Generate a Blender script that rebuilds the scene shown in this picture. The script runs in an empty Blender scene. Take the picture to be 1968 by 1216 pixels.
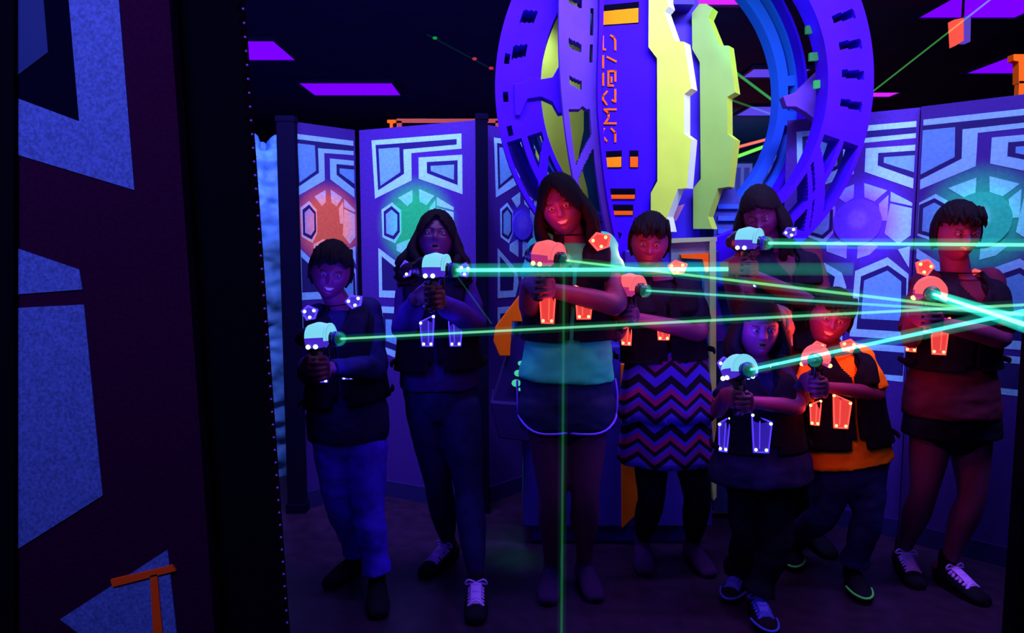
import bpy, bmesh, math, random
from mathutils import Vector as V, Matrix, Euler, noise
from mathutils.bvhtree import BVHTree

random.seed(7)
sc = bpy.context.scene
COL = sc.collection
PI = math.pi

# ------------------------------------------------------------------ camera
CAMZ = 1.4
PITCH = math.radians(5.51)
FPX = 1400.0
cam_d = bpy.data.cameras.new('camera')
cam_d.sensor_width = 36.0
cam_d.lens = 36.0 * FPX / 1968.0
cam_d.clip_start = 0.02
cam = bpy.data.objects.new('camera', cam_d)
COL.objects.link(cam)
cam.location = (0, 0, CAMZ)
cam.rotation_euler = (PI / 2 - PITCH, 0, 0)
sc.camera = cam

# ------------------------------------------------------------------ world and exposure
w = bpy.data.worlds.new('world')
sc.world = w
w.use_nodes = True
w.node_tree.nodes['Background'].inputs[0].default_value = (0.05, 0.03, 0.35, 1)
w.node_tree.nodes['Background'].inputs[1].default_value = 0.02
sc.view_settings.view_transform = 'Standard'
sc.view_settings.look = 'None'
sc.view_settings.exposure = 0.0
sc.view_settings.gamma = 1.0
sc.view_settings.use_curve_mapping = False


def area(name, loc, target, size, power, color, sy=None, spread=None):
    d = bpy.data.lights.new(name, 'AREA')
    d.energy = power
    d.color = color
    d.size = size
    if sy:
        d.shape = 'RECTANGLE'
        d.size_y = sy
    if spread:
        d.spread = math.radians(spread)
    o = bpy.data.objects.new(name, d)
    COL.objects.link(o)
    o.location = loc
    o.rotation_euler = (V(target) - V(loc)).to_track_quat('-Z', 'Y').to_euler()
    return o


def point(name, loc, power, color, r=0.03):
    d = bpy.data.lights.new(name, 'POINT')
    d.energy = power
    d.color = color
    d.shadow_soft_size = r
    o = bpy.data.objects.new(name, d)
    COL.objects.link(o)
    o.location = loc
    return o


def spot(name, loc, target, power, color, angle=60, blend=0.7, r=0.04):
    d = bpy.data.lights.new(name, 'SPOT')
    d.energy = power
    d.color = color
    d.spot_size = math.radians(angle)
    d.spot_blend = blend
    d.shadow_soft_size = r
    o = bpy.data.objects.new(name, d)
    COL.objects.link(o)
    o.location = loc
    o.rotation_euler = (V(target) - V(loc)).to_track_quat('-Z', 'Y').to_euler()
    return o


UV = (0.30, 0.27, 1.0)
UVB = (0.20, 0.10, 1.0)
# black lights under the ceiling between the players and the partitions
area('blacklight_left', (-0.75, 2.75, 2.9), (-0.85, 4.0, 1.45), 1.2, 44, UV, 0.15, 110)
area('blacklight_center', (0.85, 2.55, 2.95), (0.80, 3.5, 1.9), 1.4, 44, UV, 0.15, 110)
area('blacklight_right', (2.1, 2.2, 2.9), (2.1, 3.4, 1.5), 1.2, 34, UV, 0.15, 110)
area('blacklight_near', (-0.55, 0.1, 2.1), (-0.75, 0.95, 1.25), 0.5, 11, UV, 0.2)
area('blacklight_far', (0.5, 8.0, 2.9), (0.5, 8.0, 0.0), 5.0, 40, UVB, 5.0)
area('blacklight_fore', (0.5, 0.7, 2.8), (0.7, 2.8, 0.6), 1.2, 6.5, UVB, 0.3)
spot('panel_fill_spot', (0.0, 3.62, 2.7), (0.10, 4.1, 1.5), 70, UV, 75)  # extra unseen spot, added to brighten the narrow partition by the ring
area('ceiling_fill', (-0.5, 6.5, 2.2), (-0.5, 6.6, 3.0), 5.0, 9, (.06, .05, 1.0), 5.0)  # added unseen uplight that brightens the ceiling, no fixture there


def W(px, py, Y):
    """The point seen at pixel (px, py) that stands at distance Y."""
    c, s = math.cos(PITCH), math.sin(PITCH)
    d = V((0, c, -s)) * FPX + V((1, 0, 0)) * (px - 984) + V((0, s, c)) * (608 - py)
    return V((0, 0, CAMZ)) + d * (Y / d.y)


def ray(px, py):
    return (W(px, py, 1.0) - V((0, 0, CAMZ))).normalized()


def floorpt(px, py, z=0.0):
    d = ray(px, py)
    return V((0, 0, CAMZ)) + d * ((z - CAMZ) / d.z)


# ------------------------------------------------------------------ materials
MATS = {}


def mat(name, col, rough=0.6, spec=0.3, metal=0.0, emit=None, es=0.0, noise_amt=0.0, nscale=30, sample=False, sheen=0.0):
    if name in MATS:
        return MATS[name]
    m = bpy.data.materials.new(name)
    m.use_nodes = True
    nt = m.node_tree
    b = nt.nodes['Principled BSDF']
    b.inputs['Base Color'].default_value = (*col, 1)
    b.inputs['Roughness'].default_value = rough
    b.inputs['Specular IOR Level'].default_value = spec
    b.inputs['Metallic'].default_value = metal
    if emit:
        b.inputs['Emission Color'].default_value = (*emit, 1)
        b.inputs['Emission Strength'].default_value = es
        if not sample:
            m.cycles.emission_sampling = 'NONE'
    if noise_amt:
        tc = nt.nodes.new('ShaderNodeTexCoord')
        nz = nt.nodes.new('ShaderNodeTexNoise')
        nz.inputs['Scale'].default_value = nscale
        nz.inputs['Detail'].default_value = 5
        mp = nt.nodes.new('ShaderNodeMapRange')
        mp.inputs['From Min'].default_value = 0.3
        mp.inputs['From Max'].default_value = 0.7
        mp.inputs['To Min'].default_value = 1 - noise_amt
        mp.inputs['To Max'].default_value = 1 + noise_amt
        mx = nt.nodes.new('ShaderNodeMix')
        mx.data_type = 'RGBA'
        mx.blend_type = 'MULTIPLY'
        mx.inputs[0].default_value = 1
        mx.inputs[6].default_value = (*col, 1)
        nt.links.new(tc.outputs['Object'], nz.inputs['Vector'])
        nt.links.new(nz.outputs['Fac'], mp.inputs['Value'])
        nt.links.new(mp.outputs[0], mx.inputs[7])
        nt.links.new(mx.outputs[2], b.inputs['Base Color'])
        bp = nt.nodes.new('ShaderNodeBump')
        bp.inputs['Strength'].default_value = 0.15
        bp.inputs['Distance'].default_value = 0.01
        nt.links.new(nz.outputs['Fac'], bp.inputs['Height'])
        nt.links.new(bp.outputs[0], b.inputs['Normal'])
    MATS[name] = m
    return m


def glow(name, col, s, sample=False):
    return mat(name, (0.02, 0.02, 0.02), emit=col, es=s, sample=sample)


def volume_glow(name, col, s):
    m = bpy.data.materials.new(name)
    m.use_nodes = True
    nt = m.node_tree
    nt.nodes.remove(nt.nodes['Principled BSDF'])
    e = nt.nodes.new('ShaderNodeEmission')
    e.inputs[0].default_value = (*col, 1)
    e.inputs[1].default_value = s
    nt.links.new(e.outputs[0], nt.nodes['Material Output'].inputs['Volume'])
    m.cycles.emission_sampling = 'NONE'
    return m


# ------------------------------------------------------------------ mesh helpers
def mesh_obj(name, bm, mats, parent=None, smooth=False, bevel=0.0, origin=None):
    me = bpy.data.meshes.new(name)
    if origin is not None:
        bmesh.ops.translate(bm, verts=bm.verts, vec=-V(origin))
    bm.normal_update()
    bm.to_mesh(me)
    bm.free()
    if not isinstance(mats, (list, tuple)):
        mats = [mats]
    for m in mats:
        me.materials.append(m)
    o = bpy.data.objects.new(name, me)
    COL.objects.link(o)
    if origin is not None:
        o.location = origin
    if parent is not None:
        o.parent = parent
        # children are written in world coordinates while building
        o.matrix_parent_inverse = parent.matrix_basis.inverted()
    if smooth:
        for p in me.polygons:
            p.use_smooth = True
    if bevel:
        b = o.modifiers.new('bevel', 'BEVEL')
        b.width = bevel
        b.segments = 2
        b.limit_method = 'ANGLE'
    return o


def tag(o, label, cat, group=None, kind=None):
    o['label'] = label
    o['category'] = cat
    if group:
        o['group'] = group
    if kind:
        o['kind'] = kind
    return o


def struct(o):
    o['kind'] = 'structure'
    return o


def empty(name, loc, label, cat, group=None):
    o = bpy.data.objects.new(name, None)
    COL.objects.link(o)
    o.location = loc
    o.empty_display_size = 0.1
    return tag(o, label, cat, group)


def box(bm, a, b, mi=0):
    x0, y0, z0 = a
    x1, y1, z1 = b
    vs = [bm.verts.new(p) for p in ((x0, y0, z0), (x1, y0, z0), (x1, y1, z0), (x0, y1, z0),
                                    (x0, y0, z1), (x1, y0, z1), (x1, y1, z1), (x0, y1, z1))]
    for f in ((3, 2, 1, 0), (4, 5, 6, 7), (0, 1, 5, 4), (1, 2, 6, 5), (2, 3, 7, 6), (3, 0, 4, 7)):
        bm.faces.new([vs[i] for i in f]).material_index = mi


def prism(bm, front, ext, mi=0, side_mi=None):
    """Extrude the polygon of 3-D points by the vector ext."""
    ext = V(ext)
    a = [bm.verts.new(p) for p in front]
    b = [bm.verts.new(V(p) + ext) for p in front]
    n = len(a)
    fs = [bm.faces.new(a), bm.faces.new(list(reversed(b)))]
    for f in fs:
        f.material_index = mi
    for i in range(n):
        f = bm.faces.new([a[i], b[i], b[(i + 1) % n], a[(i + 1) % n]])
        f.material_index = mi if side_mi is None else side_mi
        fs.append(f)
    bmesh.ops.recalc_face_normals(bm, faces=fs)


def pxprism(bm, pts, Y, depth, mi=0, side_mi=None, ext=None):
    prism(bm, [W(x, y, Y) for x, y in pts], ext or (0, depth, 0), mi, side_mi)


def catmull(pts, n):
    out = []
    P = [V(p) for p in pts]
    P = [P[0] * 2 - P[1]] + P + [P[-1] * 2 - P[-2]]
    for i in range(1, len(P) - 2):
        for k in range(n):
            t = k / n
            a, b, c, d = P[i - 1], P[i], P[i + 1], P[i + 2]
            out.append(0.5 * ((2 * b) + (-a + c) * t + (2 * a - 5 * b + 4 * c - d) * t * t + (-a + 3 * b - 3 * c + d) * t ** 3))
    out.append(P[-2])
    return out


def tube(bm, pts, radii, seg=14, sub=5, side=None, mi=0, round_caps=True):
    """Sweep an elliptical section; radii are numbers or (across, deep) pairs."""
    r4 = [(r, r, 0) if isinstance(r, (int, float)) else (r[0], r[1], 0) for r in radii]
    path = catmull(pts, sub)
    rad = catmull(r4, sub)
    rings = []
    n = len(path)
    ref = V(side) if side is not None else None
    if ref is None:
        t0 = (path[1] - path[0]).normalized()
        ref = V((1, 0, 0)) if abs(t0.x) < 0.8 else V((0, 1, 0))
    for i in range(n):
        t = (path[min(i + 1, n - 1)] - path[max(i - 1, 0)]).normalized()
        u = (ref - t * ref.dot(t)).normalized()
        v = t.cross(u)
        if side is None:
            ref = u
        ring = []
        for k in range(seg):
            a = 2 * PI * k / seg
            ring.append(bm.verts.new(path[i] + u * math.cos(a) * max(rad[i][0], 1e-4) + v * math.sin(a) * max(rad[i][1], 1e-4)))
        rings.append((ring, path[i], t, u, v, rad[i]))
    fs = []
    for i in range(n - 1):
        a, b = rings[i][0], rings[i + 1][0]
        for k in range(seg):
            fs.append(bm.faces.new([a[k], a[(k + 1) % seg], b[(k + 1) % seg], b[k]]))
    for e, sgn in ((0, -1), (n - 1, 1)):
        ring, c, t, u, v, r = rings[e]
        if round_caps:
            prev = ring
            for s in (0.5, 0.85):
                k2 = math.sqrt(1 - s * s)
                nr = []
                for k in range(seg):
                    a = 2 * PI * k / seg
                    nr.append(bm.verts.new(c + t * sgn * s * min(r[0], r[1]) + u * math.cos(a) * r[0] * k2 + v * math.sin(a) * r[1] * k2))
                for k in range(seg):
                    q = [prev[k], prev[(k + 1) % seg], nr[(k + 1) % seg], nr[k]]
                    fs.append(bm.faces.new(q if sgn > 0 else q[::-1]))
                prev = nr
            fs.append(bm.faces.new(prev if sgn > 0 else prev[::-1]))
        else:
            fs.append(bm.faces.new(ring if sgn > 0 else ring[::-1]))
    for f in fs:
        f.material_index = mi
        f.smooth = True


def ball(bm, c, r, mi=0, seg=16, sc3=(1, 1, 1), rot=None):
    m = Matrix.Translation(V(c)) @ (rot.to_4x4() if rot else Matrix()) @ Matrix.Diagonal((r * sc3[0], r * sc3[1], r * sc3[2], 1))
    res = bmesh.ops.create_uvsphere(bm, u_segments=seg, v_segments=max(6, seg * 2 // 3), radius=1, matrix=m)
    vs = set(res['verts'])
    for v in vs:
        for f in v.link_faces:
            f.material_index = mi
            f.smooth = True


def remesh(bm, voxel, smooth_it=4, wrinkle=0.0, wf=9.0, fac=0.5):
    """Fuse overlapping closed shells into one continuous surface."""
    me = bpy.data.meshes.new('tmp')
    bm.to_mesh(me)
    bm.free()
    o = bpy.data.objects.new('tmp', me)
    COL.objects.link(o)
    r = o.modifiers.new('r', 'REMESH')
    r.mode = 'VOXEL'
    r.voxel_size = voxel
    s = o.modifiers.new('s', 'SMOOTH')
    s.factor = fac
    s.iterations = smooth_it
    dg = bpy.context.evaluated_depsgraph_get()
    dg.update()
    ev = bpy.data.meshes.new_from_object(o.evaluated_get(dg))
    out = bmesh.new()
    out.from_mesh(ev)
    bpy.data.objects.remove(o)
    bpy.data.meshes.remove(me)
    bpy.data.meshes.remove(ev)
    if wrinkle:
        out.normal_update()
        for v in out.verts:
            p = v.co
            q = V((p.x * wf, p.y * wf, p.z * wf * 1.9))
            d = noise.noise(q) + 0.5 * noise.noise(q * 2.3)
            v.co = p + v.normal * d * wrinkle
    for f in out.faces:
        f.smooth = True
        f.material_index = 0
    return out


def merge(bm, other):
    me = bpy.data.meshes.new('t')
    other.to_mesh(me)
    other.free()
    bm.from_mesh(me)
    bpy.data.meshes.remove(me)


# ------------------------------------------------------------------ setting
m_floor = mat('floor_carpet', (0.022, 0.006, 0.028), rough=0.42, spec=0.35, noise_amt=0.35, nscale=14)
m_ceil = mat('ceiling_paint', (0.02, 0.03, 0.10), rough=0.9, noise_amt=0.2, nscale=3)
m_wall = mat('back_wall_paint', (0.03, 0.03, 0.14), rough=0.85, noise_amt=0.2, nscale=4)
X0, X1, Y0, Y1, ZC = -7.0, 7.5, -2.0, 13.0, 3.0
bm = bmesh.new(); box(bm, (X0, Y0, -0.1), (X1, Y1, 0)); struct(mesh_obj('floor', bm, m_floor))
bm = bmesh.new(); box(bm, (X0, Y0, ZC), (X1, Y1, ZC + 0.1)); struct(mesh_obj('ceiling', bm, m_ceil))
bm = bmesh.new(); box(bm, (X0, Y1, 0), (X1, Y1 + 0.1, ZC)); struct(mesh_obj('wall_back', bm, m_wall))
bm = bmesh.new(); box(bm, (X0 - 0.1, Y0, 0), (X0, Y1, ZC)); struct(mesh_obj('wall_left', bm, m_wall))
bm = bmesh.new(); box(bm, (X1, Y0, 0), (X1 + 0.1, Y1, ZC)); struct(mesh_obj('wall_right', bm, m_wall))
bm = bmesh.new(); box(bm, (X0, Y0 - 0.1, 0), (X1, Y0, ZC)); struct(mesh_obj('wall_front', bm, m_wall))

# ceiling light panels: (x0,x1,y at middle, depth, label, pinkness)
m_trof = glow('violet_diffuser', (0.18, 0.0, 1.0), 1.15)
m_trof2 = glow('magenta_diffuser', (0.75, 0.02, 1.0), 1.0)
m_troff = mat('fixture_frame', (0.03, 0.03, 0.12))


def troffer(px0, px1, py, label, pink=False, deep=0.6, dim=None):
    d = ray((px0 + px1) / 2, py)
    Y = (ZC - 0.02 - CAMZ) / d.z * d.y
    a, b = W(px0, py, Y), W(px1, py, Y)
    c = (a + b) / 2
    e = empty('ceiling_light', (c.x, c.y, ZC - 0.04), label, 'ceiling light', 'violet ceiling light panels')
    hw = (b.x - a.x) / 2
    bm = bmesh.new()
    for q in ((-hw - .03, -deep / 2 - .03, hw + .03, -deep / 2), (-hw - .03, deep / 2, hw + .03, deep / 2 + .03),
              (-hw - .03, -deep / 2, -hw, deep / 2), (hw, -deep / 2, hw + .03, deep / 2)):
        box(bm, (c.x + q[0], c.y + q[1], ZC - 0.03), (c.x + q[2], c.y + q[3], ZC))
    bpy.context.view_layer.update()
    mesh_obj('frame', bm, m_troff, e)
    bm = bmesh.new()
    box(bm, (c.x - hw, c.y - deep / 2, ZC - 0.02), (c.x + hw, c.y + deep / 2, ZC - 0.004))
    mesh_obj('diffuser', bm, dim or (m_trof2 if pink else m_trof), e)
    if pink:
        bm = bmesh.new()
        box(bm, (c.x - hw * .9, c.y + deep * 0.22, ZC - 0.028), (c.x + hw * .9, c.y + deep * 0.3, ZC - 0.02))
        mesh_obj('tube', bm, m_trof2, e)


m_trof3 = glow('dim_violet_diffuser', (0.10, 0.06, 0.9), 0.9)
troffer(448, 548, 97, 'violet ceiling light panel at the left, the nearest one beside the dark partition edge')
troffer(590, 762, 171, 'long violet ceiling light panel above the red and green painted partitions')
troffer(1812, 2010, 6, 'violet ceiling light panel at the top right corner above the red hanging lamp')
troffer(1895, 2040, 125, 'violet ceiling light panel above the right partition, beside the orange bracket')
troffer(1650, 1720, 181, 'small magenta ceiling light strip just right of the large blue ring', True, 0.25)
troffer(1437, 1545, 140, 'dim violet ceiling light strip seen through the ring, the upper one', dim=m_trof3, deep=.35)
troffer(1428, 1505, 213, 'dim violet ceiling light strip seen through the ring, the lower one', dim=m_trof3)
troffer(1330, 1440, -6, 'magenta ceiling light at the top edge above the second green fin', True, .3)

# ------------------------------------------------------------------ painted partitions
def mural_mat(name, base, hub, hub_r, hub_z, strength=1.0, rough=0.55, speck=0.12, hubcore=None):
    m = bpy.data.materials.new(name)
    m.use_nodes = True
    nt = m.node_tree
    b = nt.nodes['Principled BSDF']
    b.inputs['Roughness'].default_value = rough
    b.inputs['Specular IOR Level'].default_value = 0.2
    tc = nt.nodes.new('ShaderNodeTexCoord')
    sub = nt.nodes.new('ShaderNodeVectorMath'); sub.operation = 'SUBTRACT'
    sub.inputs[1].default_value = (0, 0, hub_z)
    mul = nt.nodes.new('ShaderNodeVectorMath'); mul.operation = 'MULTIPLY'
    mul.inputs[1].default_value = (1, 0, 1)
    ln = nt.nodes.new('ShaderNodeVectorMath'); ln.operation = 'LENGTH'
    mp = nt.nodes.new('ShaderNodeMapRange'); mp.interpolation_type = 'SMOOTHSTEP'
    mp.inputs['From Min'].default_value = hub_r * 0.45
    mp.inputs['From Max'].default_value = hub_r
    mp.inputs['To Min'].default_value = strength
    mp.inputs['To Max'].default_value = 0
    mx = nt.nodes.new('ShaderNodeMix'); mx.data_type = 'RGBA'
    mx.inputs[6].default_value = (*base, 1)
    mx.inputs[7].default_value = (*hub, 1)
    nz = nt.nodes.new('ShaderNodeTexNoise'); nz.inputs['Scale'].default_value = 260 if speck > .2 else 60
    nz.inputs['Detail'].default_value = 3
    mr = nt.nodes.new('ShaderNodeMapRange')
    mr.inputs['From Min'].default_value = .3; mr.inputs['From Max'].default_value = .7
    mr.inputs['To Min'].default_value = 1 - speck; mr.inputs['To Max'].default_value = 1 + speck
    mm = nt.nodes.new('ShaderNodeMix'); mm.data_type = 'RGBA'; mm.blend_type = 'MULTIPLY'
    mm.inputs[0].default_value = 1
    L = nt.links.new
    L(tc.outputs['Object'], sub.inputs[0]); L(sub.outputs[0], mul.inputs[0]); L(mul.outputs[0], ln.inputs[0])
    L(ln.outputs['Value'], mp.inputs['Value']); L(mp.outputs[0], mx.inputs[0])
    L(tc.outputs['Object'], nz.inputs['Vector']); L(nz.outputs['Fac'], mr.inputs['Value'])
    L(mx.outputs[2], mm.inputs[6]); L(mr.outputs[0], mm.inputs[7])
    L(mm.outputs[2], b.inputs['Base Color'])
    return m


def C4(pts):  # design drawn on the pane: across (-1..1), height in metres
    return [((x - 465) / 342.0, 1.971 - (y - 84) * .00071) for x, y in pts]


DESIGN = [
    ('light', C4([(125, 85), (805, 85), (805, 192), (435, 200), (435, 400), (145, 525)])),
    ('dark', C4([(158, 122), (772, 122), (772, 160), (375, 168), (378, 348), (172, 462)])),
    ('fill', C4([(182, 152), (345, 152), (350, 335), (192, 430)])),
    ('light', C4([(490, 235), (810, 235), (810, 515), (490, 390)])),
    ('dark', C4([(553, 272), (777, 272), (777, 448), (553, 352)])),
    ('fill', C4([(582, 302), (753, 302), (750, 410), (582, 338)])),
    ('light', C4([(330, 525), (440, 470), (440, 560), (400, 592)])),
    ('light', C4([(490, 465), (605, 520), (545, 590), (495, 560)])),
    ('light', C4([(195, 610), (280, 558), (350, 620), (350, 790), (300, 868), (200, 820)])),
    ('dark', C4([(214, 624), (277, 584), (338, 638), (338, 780), (292, 838), (214, 805)])),
    ('fill', C4([(232, 645), (277, 612), (322, 652), (320, 770), (285, 810), (232, 790)])),
    ('light', [(.46, 1.655), (.82, 1.60), (.82, 1.585), (.46, 1.61)]),
    ('light', [(.46, 1.60), (.82, 1.575), (.82, 1.45), (.60, 1.41), (.40, 1.46)]),
    ('light', [(.30, 1.60), (.43, 1.64), (.43, 1.52), (.33, 1.52)]),
    ('light', [(-.45, 1.41), (-.14, 1.44), (-.14, 1.34), (-.45, 1.375)]),
    ('light', [(.02, 1.44), (.32, 1.40), (.2, 1.36), (.02, 1.34)]),
    ('light', [(.0, 1.28), (.46, 1.348), (.81, 1.27), (.85, 1.24), (.85, .96), (-.04, .96)]),
    ('dark', [(.09, 1.255), (.47, 1.31), (.74, 1.25), (.77, 1.0), (.06, 1.0)]),
    ('fill', [(.14, 1.235), (.47, 1.285), (.67, 1.235), (.69, 1.05), (.12, 1.05)]),
    ('light', [(-.02, .93), (.85, .93), (.85, .76), (-.02, .76)]),
    ('dark', [(.07, .90), (.76, .90), (.76, .79), (.07, .79)]),
    ('light', [(-.88, 1.39), (-.2, 1.27), (-.12, 1.2), (-.25, 1.12), (-.88, 1.12)]),
    ('dark', [(-.80, 1.345), (-.3, 1.25), (-.34, 1.16), (-.80, 1.16)]),
    ('light', [(-.88, 1.07), (-.15, 1.07), (-.15, .76), (-.88, .82)]),
    ('dark', [(-.80, 1.035), (-.24, 1.035), (-.24, .81), (-.80, .85)]),
    ('fill', [(-.73, 1.0), (-.3, 1.0), (-.3, .85), (-.73, .88)]),
    ('light', [(.60, 1.385), (.85, 1.40), (.85, 1.30)]),
]
BASE = (0.060, 0.018, 0.24)
LIGHT = (0.34, 0.80, 0.92)
FILL = (0.16, 0.46, 0.70)
DARK = (0.02, 0.012, 0.12)


def mural(pxl, Yl, pxr, Yr, pxc, half_px, hub, hub_r, label, disc=True, strength=1.0, top=2.03, dim=1.0, flip=1, basec=None):
    a = W(pxl, 600, Yl); b = W(pxr, 600, Yr)
    a.z = b.z = 0
    ax = (b - a).normalized()
    t = (pxc - pxl) / (pxr - pxl)
    # distance along the board of the pattern centre, perspective-correct
    s = t / Yr / ((1 - t) / Yl + t / Yr) if Yl != Yr else t
    s = (t * Yl) / (t * Yl + (1 - t) * Yr)
    c = a + (b - a) * s
    half = half_px * c.y / FPX / ax.x
    la = -(c - a).length; lb = (b - c).length
    ang = math.atan2(ax.y, ax.x)
    o_mat = Matrix.Translation(c) @ Matrix.Rotation(ang, 4, 'Z')
    k = dim  # darker paint on dimmed panels stands in for weaker light there
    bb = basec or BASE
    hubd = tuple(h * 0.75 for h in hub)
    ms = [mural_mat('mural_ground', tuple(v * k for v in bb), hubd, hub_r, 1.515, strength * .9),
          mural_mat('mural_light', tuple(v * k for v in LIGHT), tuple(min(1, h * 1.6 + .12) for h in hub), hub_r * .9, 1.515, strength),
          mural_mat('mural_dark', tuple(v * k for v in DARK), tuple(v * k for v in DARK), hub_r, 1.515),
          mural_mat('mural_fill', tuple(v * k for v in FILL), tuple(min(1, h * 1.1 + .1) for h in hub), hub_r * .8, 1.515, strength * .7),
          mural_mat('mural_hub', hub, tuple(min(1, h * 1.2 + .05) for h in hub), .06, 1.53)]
    idx = {'ground': 0, 'light': 1, 'dark': 2, 'fill': 3}
    bm = bmesh.new()
    box(bm, (la, 0, 0.0), (lb, 0.05, top), 0)
    for kd, pts in DESIGN:
        lift = {'light': .0015, 'dark': .0025, 'fill': .0035}[kd]
        P = [(min(max(flip * u * half, la + .012), lb - .012), -lift, z) for u, z in pts]
        prism(bm, P, (0, lift + .001, 0), idx[kd])
    n = 28
    if disc: prism(bm, [(math.cos(2 * PI * i / n) * half * .36, -.006, 1.515 + math.sin(2 * PI * i / n) * half * .36) for i in range(n)], (0, .006, 0), 4)
    box(bm, (la, -.012, 0.0), (lb, 0, .09), 2)
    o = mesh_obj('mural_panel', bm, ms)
    o.matrix_world = o_mat
    tag(o, label, 'painted partition', 'painted partition panels')
    return o


mural(575, 3.78, 689, 4.05, 636, 52, (1.0, 0.16, 0.03), .25, 'painted partition panel with the airbrushed red emblem behind the boy at the left', disc=False, dim=.5, strength=1)
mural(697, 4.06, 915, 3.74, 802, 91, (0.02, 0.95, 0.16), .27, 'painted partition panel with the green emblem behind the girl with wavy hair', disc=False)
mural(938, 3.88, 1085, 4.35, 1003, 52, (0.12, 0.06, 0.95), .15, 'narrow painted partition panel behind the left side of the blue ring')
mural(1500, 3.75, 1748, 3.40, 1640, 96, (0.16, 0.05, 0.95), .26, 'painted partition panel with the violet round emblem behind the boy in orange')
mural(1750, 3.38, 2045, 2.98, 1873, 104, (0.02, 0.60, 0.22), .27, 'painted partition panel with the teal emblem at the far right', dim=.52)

m_black = mat('black_paint', (0.002, 0.002, 0.006), rough=0.95, spec=.02)
m_post = mat('dark_post_paint', (0.003, 0.002, 0.015), rough=0.95, spec=.03)


def post(px0, px1, Y, label, z1=2.06, m=None):
    a, b = W(px0, 600, Y), W(px1, 600, Y)
    bm = bmesh.new()
    box(bm, (a.x, Y, 0), (b.x, Y + .06, z1))
    box(bm, (a.x - .008, Y - .008, 0), (b.x + .008, Y + .068, .05))
    box(bm, (a.x - .004, Y - .004, z1 - .03), (b.x + .004, Y + .064, z1))
    o = mesh_obj('partition_post', bm, m or m_post, bevel=.004)
    return tag(o, label, 'post', 'dark posts between the painted partitions')


post(541, 575, 3.72, 'dark post at the left end of the red painted partition', 2.05)
post(916, 938, 3.72, 'dark post right of the green painted partition')
post(1992, 2080, 2.2, 'black post at the lower right edge of the picture', 1.40, m_black)
o = post(1493, 1509, 5.2, 'thin dark post seen through the right side of the ring', 2.5, m_black)

# rock-like scenery beyond the left partition
bm = bmesh.new()
ro = W(500, 420, 4.5)
for i in range(9):
    ang = i / 9 * 2 * PI
    tube(bm, [(ro.x + .10 * math.cos(ang), 4.55 + .1 * math.sin(ang), 0), (ro.x + .16 * math.cos(ang + .4), 4.55 + .12 * math.sin(ang), 1.1),
              (ro.x + .10 * math.cos(ang), 4.55 + .1 * math.sin(ang), 1.95 + .09 * math.sin(i * 2.3))],
         [.16, .12, .06], seg=10, sub=4)
bm = remesh(bm, .016, 2, .03, 7)
for f in bm.faces:
    f.smooth = True
tag(mesh_obj('rock_column', bm, mat('rock_paint', (0.10, 0.35, 0.6), noise_amt=.5, nscale=6)),
    'blue lit rock-like scenery column left of the red painted partition', 'scenery rock')
spot('rock_spot', (ro.x - .1, 3.6, 2.75), (ro.x, 4.5, 1.95), 150, (.12, .12, 1.0), 38)

# ------------------------------------------------------------------ foreground partition
YF = 0.90
m_fg = mat('near_panel_ground', (0.028, 0.001, 0.026), rough=.9, spec=.05, noise_amt=.2, nscale=200)
m_fgl = mural_mat('near_panel_light', (0.085, 0.15, 0.50), (0.085, 0.15, 0.50), .1, 0, speck=.35)
m_fgo = mat('near_panel_orange', (1.0, 0.09, 0.004), rough=.6)
m_fgd = mat('near_panel_navy', (0.001, 0.001, 0.012), rough=.9, spec=.03)
m_fgb = mat('near_panel_blue', (0.010, 0.03, 0.16), rough=.7)


def on_floor(px, py, Y):
    p = W(px, py, Y)
    # follow the slanted edge down to the floor
    return p


bm = bmesh.new()


def edge_to_floor(xt, xb, Y):
    a, b = W(xt, 0, Y), W(xb, 1216, Y)
    t0 = (0 - a.z) / (b.z - a.z)
    t1 = (2.03 - a.z) / (b.z - a.z)
    return a + (b - a) * t1, a + (b - a) * t0


lt, lb_ = edge_to_floor(20, 24, YF)
rt, rb = edge_to_floor(325, 412, YF)
prism(bm, [lt, rt, rb, lb_], (0, .02, 0), 0)
LY = {1: .0015, 4: .0010, 2: .0035, 3: .0022}


def fgpoly(pts, mi):
    l = LY[mi]
    prism(bm, [W(x, y, YF - l) for x, y in pts], (0, l, 0), mi)


fgpoly([(26, -160), (118, -160), (152, 232), (26, 185)], 4)
fgpoly([(26, -160), (70, -160), (92, 100), (26, 150)], 3)
fgpoly([(118, -160), (215, -160), (258, 365), (26, 295), (26, 186), (152, 233)], 1)
fgpoly([(26, 475), (152, 518), (158, 556), (26, 566)], 1)
fgpoly([(26, 592), (161, 585), (197, 952), (26, 1060)], 1)
fgpoly([(322, 1056), (352, 1330), (300, 1330), (115, 1190)], 1)
fgpoly([(212, 1114), (330, 1086), (337, 1097), (216, 1128)], 2)
fgpoly([(288, 1106), (302, 1103), (322, 1330), (300, 1330)], 2)
o = mesh_obj('near_panel', bm, [m_fg, m_fgl, m_fgo, m_fgb, m_fgd], origin=(lb_.x, YF, 0))
tag(o, 'large near partition panel at the left with pale blue blocks and an orange mark', 'painted partition')
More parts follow.
